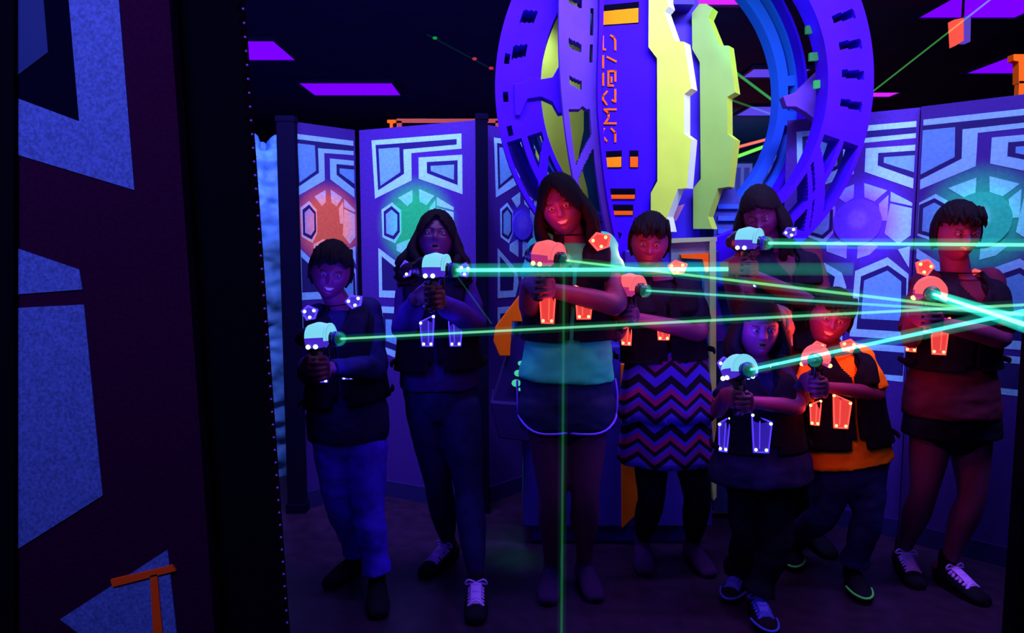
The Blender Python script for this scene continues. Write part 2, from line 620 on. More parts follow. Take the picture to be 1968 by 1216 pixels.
# black edge board with toothed trim
lt2, lb2 = edge_to_floor(316, 404, YF + .03)
rt2, rb2 = edge_to_floor(455, 543, YF + .03)
bm = bmesh.new()
prism(bm, [lt2, rt2, rb2, lb2], (0, .03, 0), 0)
nt_ = 120
teeth = bmesh.new()
for i in range(nt_):
    t = (i + .5) / nt_
    pa = rt2 + (rb2 - rt2) * t
    h = 2.03 / nt_ * .5
    prism(bm, [pa + V((0, 0, h * .8)), pa + V((.004, 0, 0)), pa - V((0, 0, h * .8))], (0, .02, 0), 0)
    pl = lt2 + (lb2 - lt2) * t
    prism(bm, [pl + V((0, 0, h * .8)), pl - V((.0045, 0, 0)), pl - V((0, 0, h * .8))], (0, .02, 0), 0)
eb = mesh_obj('edge_board', bm, m_black, origin=(lb2.x, YF + .03, 0))
tag(eb, 'black toothed edge board along the right side of the near partition panel', 'board')
bpy.context.view_layer.update()
for i in range(nt_):
    t = (i + .5) / nt_
    pa = rt2 + (rb2 - rt2) * t
    ball(teeth, pa + V((.0055, .004, .009)), .0016, 0, 6)
so = mesh_obj('stud_strip', teeth, mat('stud_violet', (.45, .12, 1.0), rough=.3), eb)
so['kind'] = 'stuff'
# dark post at the very left border of the near panel
bm = bmesh.new()
a0, a1 = edge_to_floor(-60, -60, YF - .01)
b0, b1 = edge_to_floor(26, 26, YF - .01)
prism(bm, [a0, b0, b1, a1], (0, .05, 0))
tag(mesh_obj('partition_post', bm, m_black, origin=(a1.x, YF, 0)), 'black upright post at the left border of the near partition panel', 'post')

# ------------------------------------------------------------------ gyroscope ring machine
YR = 3.45
m_ring = mat('ring_blue', (0.05, 0.003, 0.50), rough=.6, spec=.05, noise_amt=.12, nscale=8)
m_ring2 = mat('ring_violet', (0.12, 0.05, 0.36), rough=.6, spec=.05, noise_amt=.12, nscale=8)
m_ringd = mat('ring_dark', (0.02, 0.008, 0.35), rough=.5)
gy = empty('gyroscope_ring', (W(1300, 180, YR).x, YR, 0), 'giant blue slotted double ring of the machine behind the players', 'ring sculpture')
bpy.context.view_layer.update()


def ring_part(name, cpx, cpy, r0, r1, yaw, solid, thick, m, nr=22, step=.5, YY=YR, zs=1.0):
    c = W(cpx, cpy, YY)
    bm = bmesh.new()
    na = int(360 / step)
    grid = {}

    def vert(i, j):
        i %= na
        if (i, j) not in grid:
            th = math.radians(i * step)
            r = r0 + (r1 - r0) * j / nr
            grid[(i, j)] = bm.verts.new((r * math.cos(th), 0, r * zs * math.sin(th)))
        return grid[(i, j)]
    for i in range(na):
        th = (i + .5) * step
        for j in range(nr):
            rf = (j + .5) / nr
            if solid(th, rf):
                bm.faces.new([vert(i, j), vert(i + 1, j), vert(i + 1, j + 1), vert(i, j + 1)])
    bmesh.ops.transform(bm, matrix=Matrix.Translation(c) @ Matrix.Rotation(math.radians(yaw), 4, 'Z'), verts=bm.verts)
    o = mesh_obj(name, bm, m, gy)
    s = o.modifiers.new('thick', 'SOLIDIFY')
    s.thickness = thick
    s.offset = 0
    return o


def dth(a, b):
    return (a - b + 180) % 360 - 180


def outer_solid(th, rf):
    if rf < .1 or rf > .9:
        return True
    for s in (22, 13, 3.8, -5.5, 31):
        if abs(dth(th, s) + (rf - .5) * 2) < 1.3 and .3 < rf < .78:
            return False
    for s in (158, 169, 147):
        if abs(dth(th, s) - (rf - .5) * 5) < 2.0 and .38 < rf < .68:
            return False
    for s in (172, 183, 193):
        if abs(dth(th, s)) < 1.5 and .72 < rf < .84:
            return False
    if -58 < dth(th, 0) < -17:
        if .46 < rf < .56:
            return True
        if abs(dth(th, -33) + (rf - .5) * 22) < 3.0 or abs(dth(th, -38.5) + (rf - .5) * 20) < 1.4:
            return True
        if abs(dth(th, -53) - (rf - .5) * 12) < 2:
            return True
        return False
    if 196 < th % 360 < 246:
        if .44 < rf < .56:
            return True
        if abs(dth(th, 212) - (rf - .5) * 26) < 3 or abs(dth(th, 232) + (rf - .5) * 20) < 2.5:
            return True
        return False
    return True


def inner_solid(th, rf):
    t = dth(th, 0)
    if rf < .14 or rf > .84:
        return True
    if 10 < t < 52 and .5 < rf < .82:
        return False
    if -4 < t < 6 and .45 < rf < .8:
        return False
    if -42 < t < -10 and .42 < rf < .8:
        return False
    for s in (143, 160, 175.5):
        if abs(dth(th, s) - (rf - .5) * 6) < 2.1 and .3 < rf < .72:
            return False
    if 189 < th % 360 < 240:
        if abs(dth(th, 203) - (rf - .5) * 18) < 2.6 or abs(dth(th, 226) - (rf - .5) * 18) < 2.6 or .45 < rf < .53:
            return True
        return False
    return True


ring_part('outer_ring', 1309, 172, .645, .85, 0, outer_solid, .13, m_ring, 60, YY=3.42, zs=1.08)
ring_part('inner_ring', 1264, 183, .665, .785, 14, inner_solid, .07, mat('ring_cyan_blue', (.02, .12, .55), rough=.6, spec=.1), 40, YY=3.74)
ring_part('inner_rim', 1264, 183, .785, .80, 14, lambda t, r: True, .16, m_ring, 3, 1.0, YY=3.72)


def strip_part(name, left, right, y0, y1, Y, solid, thick, m, ny=220, nx=24):
    """A curved upright arm; left and right give its edges, solid says where it has material."""
    bm = bmesh.new()
    g = {}

    def vert(i, j):
        if (i, j) not in g:
            y = y0 + (y1 - y0) * i / ny
            x = left(y) + (right(y) - left(y)) * j / nx
            g[(i, j)] = bm.verts.new(W(x, y, Y))
        return g[(i, j)]
    for i in range(ny):
        for j in range(nx):
            if solid(y0 + (y1 - y0) * (i + .5) / ny, (j + .5) / nx):
                bm.faces.new([vert(i, j), vert(i + 1, j), vert(i + 1, j + 1), vert(i, j + 1)])
    bmesh.ops.recalc_face_normals(bm, faces=bm.faces[:])
    o = mesh_obj(name, bm, m, gy)
    q = o.modifiers.new('thick', 'SOLIDIFY')
    q.thickness = thick
    q.offset = 0
    return o


def arm_solid(y, v):
    if v < .16 or v > .80:
        return v < .16 or v > .86 or not (y > 20 and y < 72 or 90 < y < 125)
    for c_ in (8, 92, 163):
        if abs(y - c_ - (v - .42) * 34) < 8.5 and .24 < v < .60:
            return False
    if y > 205:
        if y < 240 and v < (y - 205) / 60 + .55 and v > .62 - (y - 205) / 60:
            return v < .3 and False
        if abs(y - 300 + (v - .5) * 95) < 13:
            return True
        return y < 212
    return True


strip_part('curved_arm', lambda y: 1073 + max(0, y - 60) ** 2 / 2950, lambda y: 1149 - 4 * math.exp(-((y - 170) / 90) ** 2) + max(0, y - 200) ** 2 / 2300,
           -70, 470, 3.30, arm_solid, .07, m_ring2)
strip_part('arm_rim', lambda y: 1149 - 4 * math.exp(-((y - 170) / 90) ** 2) + max(0, y - 200) ** 2 / 2300, lambda y: 1157 - 4 * math.exp(-((y - 170) / 90) ** 2) + max(0, y - 200) ** 2 / 2300,
           -70, 470, 3.27, lambda y, v: True, .13, m_ring, 60, 2)
# pivot brackets
c = W(1280, 172, YR)
bm = bmesh.new()
Y = 3.52
pxprism(bm, [(1003, 158), (1022, 146), (1040, 152), (1062, 148), (1078, 120), (1090, 120), (1090, 215), (1074, 218), (1062, 196), (1040, 186), (1014, 190), (1000, 222), (990, 222), (988, 160)], 3.34, .08)
mesh_obj('pivot_bracket', bm, m_ring, gy, bevel=.004)
bm = bmesh.new()
pxprism(bm, [(1505, 185), (1528, 178), (1548, 160), (1580, 130), (1580, 240), (1548, 215), (1530, 205), (1512, 205)], 3.55, .06)
mesh_obj('pivot_bracket', bm, m_ring2, gy, bevel=.004)
bm = bmesh.new()
pa = W(1309, 560, 3.42)
prism(bm, [(pa.x - .22, 3.37, .95), (pa.x + .22, 3.37, .95), (pa.x + .14, 3.37, pa.z + .05), (pa.x - .14, 3.37, pa.z + .05)], (0, .10, 0))
mesh_obj('stand', bm, m_ringd, gy, bevel=.01)
m_greenl = glow('green_indicator', (0.03, 0.8, 0.2), .5)
for (x, y, k) in ((1558, 56, .45), (1565, 108, .6), (1574, 161, 1.2)):
    bm = bmesh.new()
    pxprism(bm, [(x - 8, y - 7), (x + 8, y - 8), (x + 8, y + 7), (x - 8, y + 8)], 3.44, .02)
    mesh_obj('indicator_light', bm, glow('green_indicator_%d' % int(k * 10), (0.02, 0.6, 0.12), k * .6), gy)['label'] = 'small square green light on the ring'

# ------------------------------------------------------------------ machine column with lettering and fins
YC = 3.42
m_mono = mat('column_blue', (0.04, 0.004, 0.48), rough=.6, spec=.05, noise_amt=.1, nscale=5)
m_orange = mat('orange_paint', (1.0, 0.16, 0.004), rough=.8, spec=.02)
m_amber = mat('amber_paint', (1.0, 0.34, 0.004), rough=.8, spec=.02)
m_letter = mat('letter_orange', (1.0, 0.16, 0.002), rough=.8, spec=.02)
m_fin = mat('fin_yellow_green', (0.52, 0.86, 0.03), rough=.55, noise_amt=.08, nscale=5)
m_fine = mat('fin_lit_edge', (0.75, 1.0, 0.40), rough=.5)  # pale side colour paints in the fins' lit edges
m_fin2 = mat('fin_olive_green', (0.22, 0.50, 0.03), rough=.55, noise_amt=.08, nscale=5)
mc = empty('machine_column', (W(1250, 600, YC).x, YC, 0), 'blue lettered column with two yellow green toothed fins inside the ring', 'machine column')
bpy.context.view_layer.update()
bm = bmesh.new()
pxprism(bm, [(1150, -60), (1250, -60), (1247, 90), (1262, 115), (1262, 345), (1250, 372), (1250, 632), (1190, 632), (1168, 380), (1158, 240), (1152, 80)], YC, .12)
mono = mesh_obj('front_plate', bm, m_mono, mc, bevel=.006)
bm = bmesh.new()
pxprism(bm, [(1262, -60), (1340, -60), (1345, 90), (1345, 632), (1262, 632)], YC + .14, .10)
mesh_obj('rear_plate', bm, mat('column_violet', (0.05, 0.02, 0.45), rough=.6), mc)
bm = bmesh.new()
pxprism(bm, [(1255, -60), (1335, -60), (1335, 8), (1255, 8)], YC + .02, .14)
mesh_obj('cap', bm, m_ringd, mc)
wins = [((1158, 22), (1227, 15), (1227, 43), (1158, 48), m_amber), ((1160, 303), (1194, 301), (1194, 321), (1160, 321), m_amber),
        ((1211, 301), (1226, 301), (1226, 321), (1211, 321), m_orange), ((1172, 374), (1220, 374), (1220, 382), (1174, 382), m_letter),
        ((1177, 405), (1216, 405), (1216, 413), (1178, 413), m_letter)]
for a, b_, c_, d_, m in wins:
    bm = bmesh.new()
    pxprism(bm, [(a[0] - 1, a[1] - 12), (b_[0] + 1, b_[1] - 12), (c_[0] + 1, c_[1] + 1), (d_[0] - 1, d_[1] + 1)], YC - .004, .01, 0)
    pxprism(bm, [a, b_, c_, d_], YC - .007, .006, 1)
    mesh_obj('window_slot', bm, [m_black, m], mc)


def stroke(bm, pts, wd, Y, off, scl):
    P = [V((off[0] + x / scl, off[1] + y / scl)) for x, y in pts]
    for i in range(len(P) - 1):
        d = (P[i + 1] - P[i]).normalized()
        n = V((-d.y, d.x)) * wd / 2
        e = d * wd * .35
        q = [P[i] - e + n, P[i + 1] + e + n, P[i + 1] + e - n, P[i] - e - n]
        pxprism(bm, [(v.x, v.y) for v in q], Y, .004)


bm = bmesh.new()
for pts in ([(95, 100), (95, 228), (120, 228)], [(172, 92), (200, 110), (216, 145), (216, 232)],
            [(98, 290), (98, 405)], [(138, 302), (222, 345)],
            [(98, 462), (98, 575)], [(216, 535), (216, 440), (148, 440), (148, 580), (195, 580)], [(178, 500), (178, 545)],
            [(135, 638), (97, 680), (97, 715), (132, 765)], [(216, 620), (216, 738), (188, 722)],
            [(108, 812), (222, 812)], [(118, 822), (150, 850)], [(108, 948), (222, 948)], [(150, 895), (125, 932)], [(150, 850), (150, 895)],
            [(108, 1000), (96, 1015), (96, 1075), (132, 1120)], [(178, 1000), (216, 1040), (216, 1125)]):
    stroke(bm, pts, 3.8, YC - .006, (1140, 50), 5.07)
mesh_obj('lettering', bm, m_letter, mc)
S5 = lambda L: [(1220 + x / 2.763, y / 2.763) for x, y in L]
fin1 = S5([(75, -150), (172, -150), (170, 0), (180, 35), (158, 62), (212, 217), (262, 222), (300, 470), (262, 500), (262, 710), (300, 737), (277, 998), (228, 1003), (172, 1150), (190, 1230), (85, 1230), (85, 1025), (120, 960), (118, 310), (72, 250)])
fin2 = S5([(343, 20), (380, 20), (412, 45), (390, 95), (450, 242), (498, 242), (532, 490), (490, 515), (492, 710), (532, 740), (500, 990), (440, 1000), (388, 1150), (410, 1215), (310, 1215), (310, 1000), (350, 950), (345, 330), (305, 260), (303, 70)])
bm = bmesh.new(); pxprism(bm, fin1, YC - .03, .05, 0, 1, ext=(.040, .05, 0))
mesh_obj('fin', bm, [m_fin, m_fine], mc)['label'] = 'bright yellow green toothed fin'
bm = bmesh.new(); pxprism(bm, fin2, YC + .10, .05, 0, 1, ext=(.040, .05, 0))
mesh_obj('fin', bm, [m_fin2, m_fin], mc)['label'] = 'darker olive green toothed fin'
bm = bmesh.new()
pxprism(bm, [(1034, -60), (1106, -60), (1112, 60), (1122, 90), (1122, 250), (1112, 300), (1128, 360), (1140, 440), (1040, 440), (1030, 380), (1030, 100)], 3.80, .05, 0, 1)
mesh_obj('fin', bm, [m_fin, m_fine], mc)['label'] = 'yellow green fin behind the slotted arm'
bm = bmesh.new()
pxprism(bm, [(1118, -60), (1160, -60), (1160, 470), (1140, 470), (1118, 300)], 3.86, .04)
mesh_obj('teal_plate', bm, mat('teal_paint', (.01, .16, .22)), mc)
bm = bmesh.new()
pxprism(bm, [(1292, 398), (1316, 392), (1300, 424), (1286, 424)], YC + .10, .03)
mesh_obj('tag_plate', bm, mat('salmon_paint', (.8, .35, .3)), mc)

# ------------------------------------------------------------------ console cabinet
YK = 3.30
m_cab = mat('console_dark_blue', (0.03, 0.012, 0.26), rough=.5)
m_cabg = mat('console_grey_green', (0.16, 0.24, 0.16), rough=.5)
m_trimg = mat('console_trim_green', (0.35, 0.55, 0.12), rough=.5)
kc = empty('control_console', (W(1200, 800, YK).x, YK, 0), 'dark blue control console with orange and green trim behind the players', 'console')
bpy.context.view_layer.update()
z0 = 0.0
xl, xr = W(1005, 900, YK).x, W(1372, 900, YK).x
bm = bmesh.new(); box(bm, (xl, YK, 0.09), (xr, YK + .30, 0.95)); box(bm, (xl + .04, YK + .04, 0), (xr - .04, YK + .28, .09))
box(bm, (W(1200, 500, YK).x, YK, .95), (xr, YK + .08, W(1300, 480, YK).z))
mesh_obj('cabinet', bm, m_cab, kc, bevel=.01)
bm = bmesh.new()
pxprism(bm, [(1290, 466), (1374, 461), (1374, 600), (1290, 600)], YK - .01, .03)
mesh_obj('upper_panel', bm, m_cabg, kc)
bm = bmesh.new()
pxprism(bm, [(1288, 458), (1378, 455), (1378, 463), (1288, 467)], YK - .03, .10)
mesh_obj('top_ledge', bm, m_trimg, kc)
bm = bmesh.new()
pxprism(bm, [(1364, 462), (1376, 462), (1377, 955), (1371, 962), (1366, 900)], YK - .03, .03)
mesh_obj('corner_trim', bm, m_trimg, kc)
bm = bmesh.new()
pxprism(bm, [(1308, 489), (1362, 486), (1362, 522), (1356, 524), (1350, 498), (1310, 496)], YK - .03, .02)
mesh_obj('orange_frame', bm, m_orange, kc)
bm = bmesh.new()
pxprism(bm, [(1318, 497), (1348, 497), (1354, 506), (1354, 560), (1318, 560)], YK - .022, .012)
mesh_obj('screen', bm, mat('screen_teal', (.01, .12, .12), rough=.2), kc)
bm = bmesh.new()
pxprism(bm, [(1194, 700), (1226, 700), (1226, 985), (1196, 1014)], YK - .02, .02)
mesh_obj('orange_strip', bm, m_orange, kc)
# sloping left wing with buttons
bm = bmesh.new()
pxprism(bm, [(1012, 560), (1030, 565), (1030, 800), (944, 780), (948, 768)], 3.26, .25)
pxprism(bm, [(942, 772), (1025, 778), (1025, 850), (958, 842)], 3.22, .3)
mesh_obj('desk_wing', bm, mat('console_black', (0.018, 0.006, 0.09), rough=.4), kc, bevel=.006)
bm = bmesh.new()
pxprism(bm, [(1002, 562), (1000, 600), (1004, 618), (984, 618), (980, 684), (960, 684), (948, 655), (952, 628)], 3.24, .03)
mesh_obj('orange_plate', bm, m_orange, kc, bevel=.003)
for (x, y, r) in ((1001, 698, 6), (996, 717, 8), (992, 736, 9), (999, 748, 4)):
    bm = bmesh.new()
    ball(bm, W(x, y, 3.25), r / 430, 0, 14, (1, .6, .8))
    mesh_obj('button', bm, glow('teal_button', (.08, .8, .5), .75), kc)['label'] = 'teal glowing button'
# grey machine block further back, right of the fins
bm = bmesh.new()
pxprism(bm, [(1372, 400), (1385, 366), (1412, 362), (1424, 382), (1424, 620), (1372, 620)], 3.62, .2)
for y in (392, 415, 440):
    pxprism(bm, [(1380, y), (1420, y), (1420, y + 9), (1380, y + 9)], 3.605, .02, 1)
pxprism(bm, [(1372, 620), (1424, 620), (1424, 985), (1372, 985)], 3.63, .2)
o = mesh_obj('machine_block', bm, [mat('block_slate', (.035, .05, .2), rough=.6, noise_amt=.2), mat('block_blue', (.03, .10, .5))], origin=(W(1398, 600, 3.7).x, 3.7, 0))
tag(o, 'slate blue machine block between the olive fin and the long haired player', 'machine block')

# distant painted boards seen through the ring
def far_board(px0, px1, py0, py1, Y, label, orange=False):
    bm = bmesh.new()
    a, b = W(px0, py0, Y), W(px1, py1, Y)
    box(bm, (a.x, Y, 0), (b.x, Y + .05, a.z))
    w_ = b.x - a.x
    zt, h = a.z, a.z - b.z
    f = lambda L: [(a.x + u * w_, Y - .004, zt - v * h) for u, v in L]
    prism(bm, f([(.05, .04), (.95, .04), (.95, .95), (.6, 1.15), (.05, 1.3)]), (0, .004, 0), 1)
    prism(bm, [(p[0], Y - .008, p[2]) for p in f([(.2, .16), (.42, .16), (.42, .8), (.2, .9)])], (0, .004, 0), 2)
    prism(bm, [(p[0], Y - .008, p[2]) for p in f([(.58, .16), (.82, .16), (.82, .7), (.58, .8)])], (0, .004, 0), 2)
    if orange:
        prism(bm, [(p[0], Y - .012, p[2]) for p in f([(.95, .8), (.95, 1.15), (.5, 1.55), (.2, 1.4)])], (0, .004, 0), 3)
    o = mesh_obj('mural_panel', bm, [mat('far_ground', (.03, .07, .16)), mat('far_light', (.5, .62, .95)), mat('far_fill', (.16, .22, .6)), m_orange], origin=((a.x + b.x) / 2, Y, 0))
    tag(o, label, 'painted partition')


far_board(1406, 1446, 312, 375, 6.2, 'small distant painted board with an orange corner seen through the ring', True)
far_board(1458, 1500, 295, 380, 6.6, 'distant pale painted board seen through the ring beside the inner rim')

# ceiling fixtures: red hanging lamp, orange brackets and rail
hl = empty('hanging_lamp', W(1848, 60, 4.6), 'small red hanging lamp box below the ceiling at the upper right', 'lamp')
bpy.context.view_layer.update()
bm = bmesh.new(); pxprism(bm, [(1833, 38), (1852, 34), (1852, 78), (1836, 88)], 4.6, .06)
mesh_obj('red_face', bm, glow('red_lamp_face', (1.0, .09, .06), 1.0), hl)
bm = bmesh.new(); pxprism(bm, [(1854, 32), (1866, 34), (1865, 80), (1854, 80)], 4.62, .06)
mesh_obj('housing', bm, glow('violet_lamp_side', (.15, .08, .9), .6), hl)
bm = bmesh.new()
p = W(1850, 34, 4.64)
tube(bm, [p - V((0, 0, .04)), V((p.x, p.y, ZC))], [.008, .008], 8, 2)
mesh_obj('hanger', bm, m_black, hl)
point('red_lamp_light', W(1835, 40, 4.4), 1.5, (1, .05, .08), .04)
m_rail = mat('orange_rail', (.55, .08, .01), rough=.6)


def bracket(x, y, Y, s, label):
    bm = bmesh.new()
    f = lambda L: [(x + a * s, y + b * s) for a, b in L]
    pxprism(bm, f([(-8, 0), (9, 0), (9, 6), (3, 7), (2, 28), (-3, 28), (-3, 7), (-8, 6)]), Y, .04)
    p = W(x, y + 14 * s, Y)
    a = W(x, y + 28 * s, Y)
    box(bm, (a.x - .012, Y, 2.0), (a.x + .012, Y + .03, max(a.z + .01, 2.01)))
    tag(mesh_obj('orange_bracket', bm, m_orange, origin=(p.x, Y, p.z)), label, 'bracket')


bracket(752, 230, 4.05, 1.0, 'small orange bracket standing on top of the green painted partition')
bracket(1964, 104, 3.3, 2.0, 'orange bracket at the right edge above the teal painted partition')
bm = bmesh.new()
a, b = W(762, 232, 4.3), W(962, 238, 4.3)
box(bm, (a.x, 4.3, a.z - .012), (b.x, 4.33, a.z + .012))
box(bm, (a.x, 4.3, 0), (a.x + .03, 4.33, a.z)); box(bm, (b.x - .03, 4.3, 0), (b.x, 4.33, a.z))
tag(mesh_obj('rail', bm, m_rail), 'thin dull orange rail behind the top of the green painted partition', 'rail')

# coloured lamps for the hall beyond and the ring
spot('far_teal_light', (2.6, 8.0, 1.2), (3.0, 13, 2.4), 330, (.06, .38, .7), 120, 1)  # added to tint the far wall teal, in place of haze
point('far_red_light', (2.6, 9.0, 1.9), 15, (1, .12, .12), .2)
spot('ring_cyan_light', (W(1400, 300, 3.2).x, 3.0, 2.35), W(1490, 40, 3.74), 22, (.02, .75, 1.0), 60)


# ------------------------------------------------------------------ laser beams
def beam(p0, p1, r, label, core, s, halo=None, hs=0, hr=3.2, parent_group='green laser beams'):
    bm = bmesh.new()
    tube(bm, [p0, p1], [r, r], 12, 1, round_caps=False)
    o = mesh_obj('laser_beam', bm, volume_glow('beam_core', core, s), origin=p0)
    tag(o, label, 'laser beam', parent_group)
    bpy.context.view_layer.update()
    if halo:
        bm = bmesh.new()
        tube(bm, [p0, p1], [r * hr, r * hr], 12, 1, round_caps=False)
        mesh_obj('halo', bm, volume_glow('beam_halo', halo, hs), o)
    return o
    return o


GRN = (.25, 1.0, .50)
CYN = (.16, 1.0, .72)
BEAMS = {}
# far show lasers
beam(W(1672, 180, 5.2), W(1925, -18, 4.2), .006, 'thin green show laser rising past the red hanging lamp', (.15, 1, .2), 16)
beam(W(1412, 138, 4.9), W(1492, 198, 5.2), .010, 'short green show laser seen through the ring, sloping down', (.1, 1, .25), 12)
beam(W(1400, 190, 4.9), W(1490, 222, 5.2), .008, 'faint green show laser seen through the ring below the sloping one', (.1, .8, .2), 6)
beam(W(1408, 304, 4.9), W(1500, 270, 5.4), .013, 'green show laser seen through the ring, rising under the red one', (.2, 1, .1), 22)
beam(W(1405, 286, 4.9), W(1495, 262, 5.4), .011, 'red show laser seen through the ring, rising to the right', (1, .18, .12), 26, parent_group='red show lasers')
glint_beam = beam(W(820, 66, 5.5), W(950, 135, 5.5), .006, 'faint green show laser under the dark ceiling left of the ring', (.03, .5, .25), 2)
for i, (x, y, c_) in enumerate(((836, 73, (0, .6, .1)), (912, 113, (.9, .05, .1)), (944, 131, (1, .03, .12)))):
    bm = bmesh.new()
    ball(bm, W(x, y, 5.5), .014, 0, 10, (1.3, .8, .8))  # glowing balls stand in for glints of light on the beam
    mesh_obj('glint', bm, glow('glint_%d' % i, c_, .5), glint_beam)['label'] = ('green spark', 'red spark', 'red spark')[i]


# ------------------------------------------------------------------ people
RED = dict(soft=(1.0, .06, .05), hood=(1.0, .14, .16), dot=(1.0, .55, .18), light=(1.0, .05, .06))
BLU = dict(soft=(.07, .03, 1.0), hood=(.22, .75, .95), dot=(.6, .85, 1.0), light=(.07, .03, 1.0))
for nm, T in (('red', RED), ('blue', BLU)):
    T['m_soft'] = glow(nm + '_panel_glow', T['soft'], .8 if nm == 'red' else .35)
    T['m_line'] = glow(nm + '_line_glow', T['soft'], 2.2 if nm == 'red' else 1.6)
    T['m_hood'] = glow(nm + '_hood_glow', T['hood'], .95 if nm == 'red' else .9)
    T['m_rim'] = glow(nm + '_rim_glow', (.8, .04, .3) if nm == 'red' else (.10, .03, 1.0), .55)
    T['m_dot'] = glow(nm + '_dot_glow', T['dot'], 2.5 if nm == 'red' else 3)
m_skin = mat('skin', (.13, .016, .075), rough=.55, spec=.3)
m_skin_d = mat('skin_deep', (.08, .010, .05), rough=.55, spec=.3)
m_lip = mat('lips', (.16, .04, .03), rough=.4)
m_brow = mat('brow_hair', (.05, .022, .014), rough=.8)
m_eye = mat('eye_white', (.22, .18, .20), rough=.6, spec=.1)
m_iris = mat('iris', (.01, .008, .006), rough=.5, spec=.1)
m_teeth = mat('teeth', (.5, .46, .44), rough=.3)
m_hair = mat('dark_hair', (.007, .004, .005), rough=.75, spec=.06)
m_gun = mat('gun_black', (.006, .006, .015), rough=.35, spec=.5)
m_vest = mat('vest_black', (.007, .005, .012), rough=.9, spec=.05, noise_amt=.3, nscale=40)
m_blueshell = mat('gun_blue_shell', (.03, .02, .35), rough=.3)


def G(x, z, cx, cz, sx, sz):
    return math.exp(-((x - cx) / sx) ** 2 - ((z - cz) / sz) ** 2)


def head_bm(center, rot, h, smile, skin_i=0, openm=0.0):
    """Head with brow, sockets, nose, lips, chin and ears; face looks along -y before rot."""
    bm = bmesh.new()
    res = bmesh.ops.create_uvsphere(bm, u_segments=72, v_segments=64, radius=1)
    rx, ry, rz = .345 * h, .415 * h, .50 * h
    for v in bm.verts:
        n = v.co.copy()
        x, y, z = n
        fr = max(0.0, -y)
        X, Y_, Z = x * rx, y * ry, z * rz
        if z < -.05:   # jaw
            k = min(1, (-z - .05) / .95)
            X *= 1 - .30 * k ** 1.3
            if y > 0:
                Y_ *= 1 - .55 * k
            else:
                Y_ *= 1 - .06 * k
        if z > .2 and y < 0:
            Y_ *= 1 - .06 * (z - .2)
        if y > 0:
            Y_ *= 1.06
        # face plane
        d = 0
        ax = abs(x)
        if y < 0:
            d += .030 * G(ax, z, .0, .22, .55, .10)               # brow
            d -= .058 * G(ax, z, .36, .08, .20, .11)               # sockets
            d += .105 * G(ax, z, 0, -.17, .105, .10)               # nose tip
            d += .055 * G(ax, z, 0, .02, .085, .17)                # bridge
            d += .035 * G(ax, z, .12, -.20, .07, .06)              # nostrils
            d += .035 * G(ax, z, .45, -.12, .20, .16)              # cheeks
            d -= .012 * G(ax, z, 0, -.30, .06, .05)
            up = .040 * (ax / .25) ** 2 * smile
            d += .034 * G(ax, z, 0, -.375 + up, .24 + .06 * smile, .040)
            d += .036 * G(ax, z, 0, -.475 + up, .20 + .05 * smile, .045)
            d -= (.034 - .026 * smile + .03 * openm) * G(ax, z, 0, -.425 + up, .25 + .06 * smile, .020 + .03 * openm)
            d += .045 * G(ax, z, 0, -.70, .22, .16)                # chin
            d -= .018 * G(ax, z, 0, -.56, .2, .05)
            d *= min(1, fr * 2.2)
        v.co = V((X, Y_ - d * h, Z))
        v.co += V((0, 0, 0))
    for f in bm.faces:
        c = f.calc_center_median()
        x, z = abs(c.x / rx), c.z / rz
        f.material_index = skin_i
        f.smooth = True
        if c.y < 0:
            up = .040 * (x / .25) ** 2 * smile
            zz = z - up
            if x < .25 + .05 * smile and -.515 < zz < -.35 and (x / (.27 + .05 * smile)) ** 2 + ((zz + .43) / .10) ** 2 < 1:
                f.material_index = 1
                if smile > .4 and abs(zz + .425) < .012 + .028 * smile and x < .22:
                    f.material_index = 5
                elif openm and abs(zz + .425) < .02 + .03 * openm and x < .16:
                    f.material_index = 4
            if .15 < x < .55 and abs(z - (.225 - .25 * (x - .33) ** 2)) < .022:
                f.material_index = 2
    for s in (-1, 1):
        e = V((s * .345 * rx * 1.0, -.835 * ry, .085 * rz))
        ball(bm, e, .056 * h, 3, 14)
        ball(bm, e + V((0, -.034 * h, -.002)), .027 * h, 4, 10, (1, .9, 1))
        # upper lid
        ball(bm, e + V((0, .001, .024 * h)), .066 * h, skin_i, 14, (1.15, 1.0, .62))
        ball(bm, e + V((0, -.001, -.040 * h)), .056 * h, skin_i, 12, (1.15, .95, .50))
        # ear
        ec = V((s * rx * .98, .02 * h, -.02 * h))
        ball(bm, ec, .085 * h, skin_i, 14, (.28, .62, 1.0))
        ball(bm, ec + V((s * .012 * h, -.012 * h, .0)), .055 * h, skin_i, 12, (.35, .5, 1.0))
    M = Matrix.Translation(center) @ rot.to_4x4()
    bmesh.ops.transform(bm, matrix=M, verts=bm.verts)
    return bm, M, (rx, ry, rz)


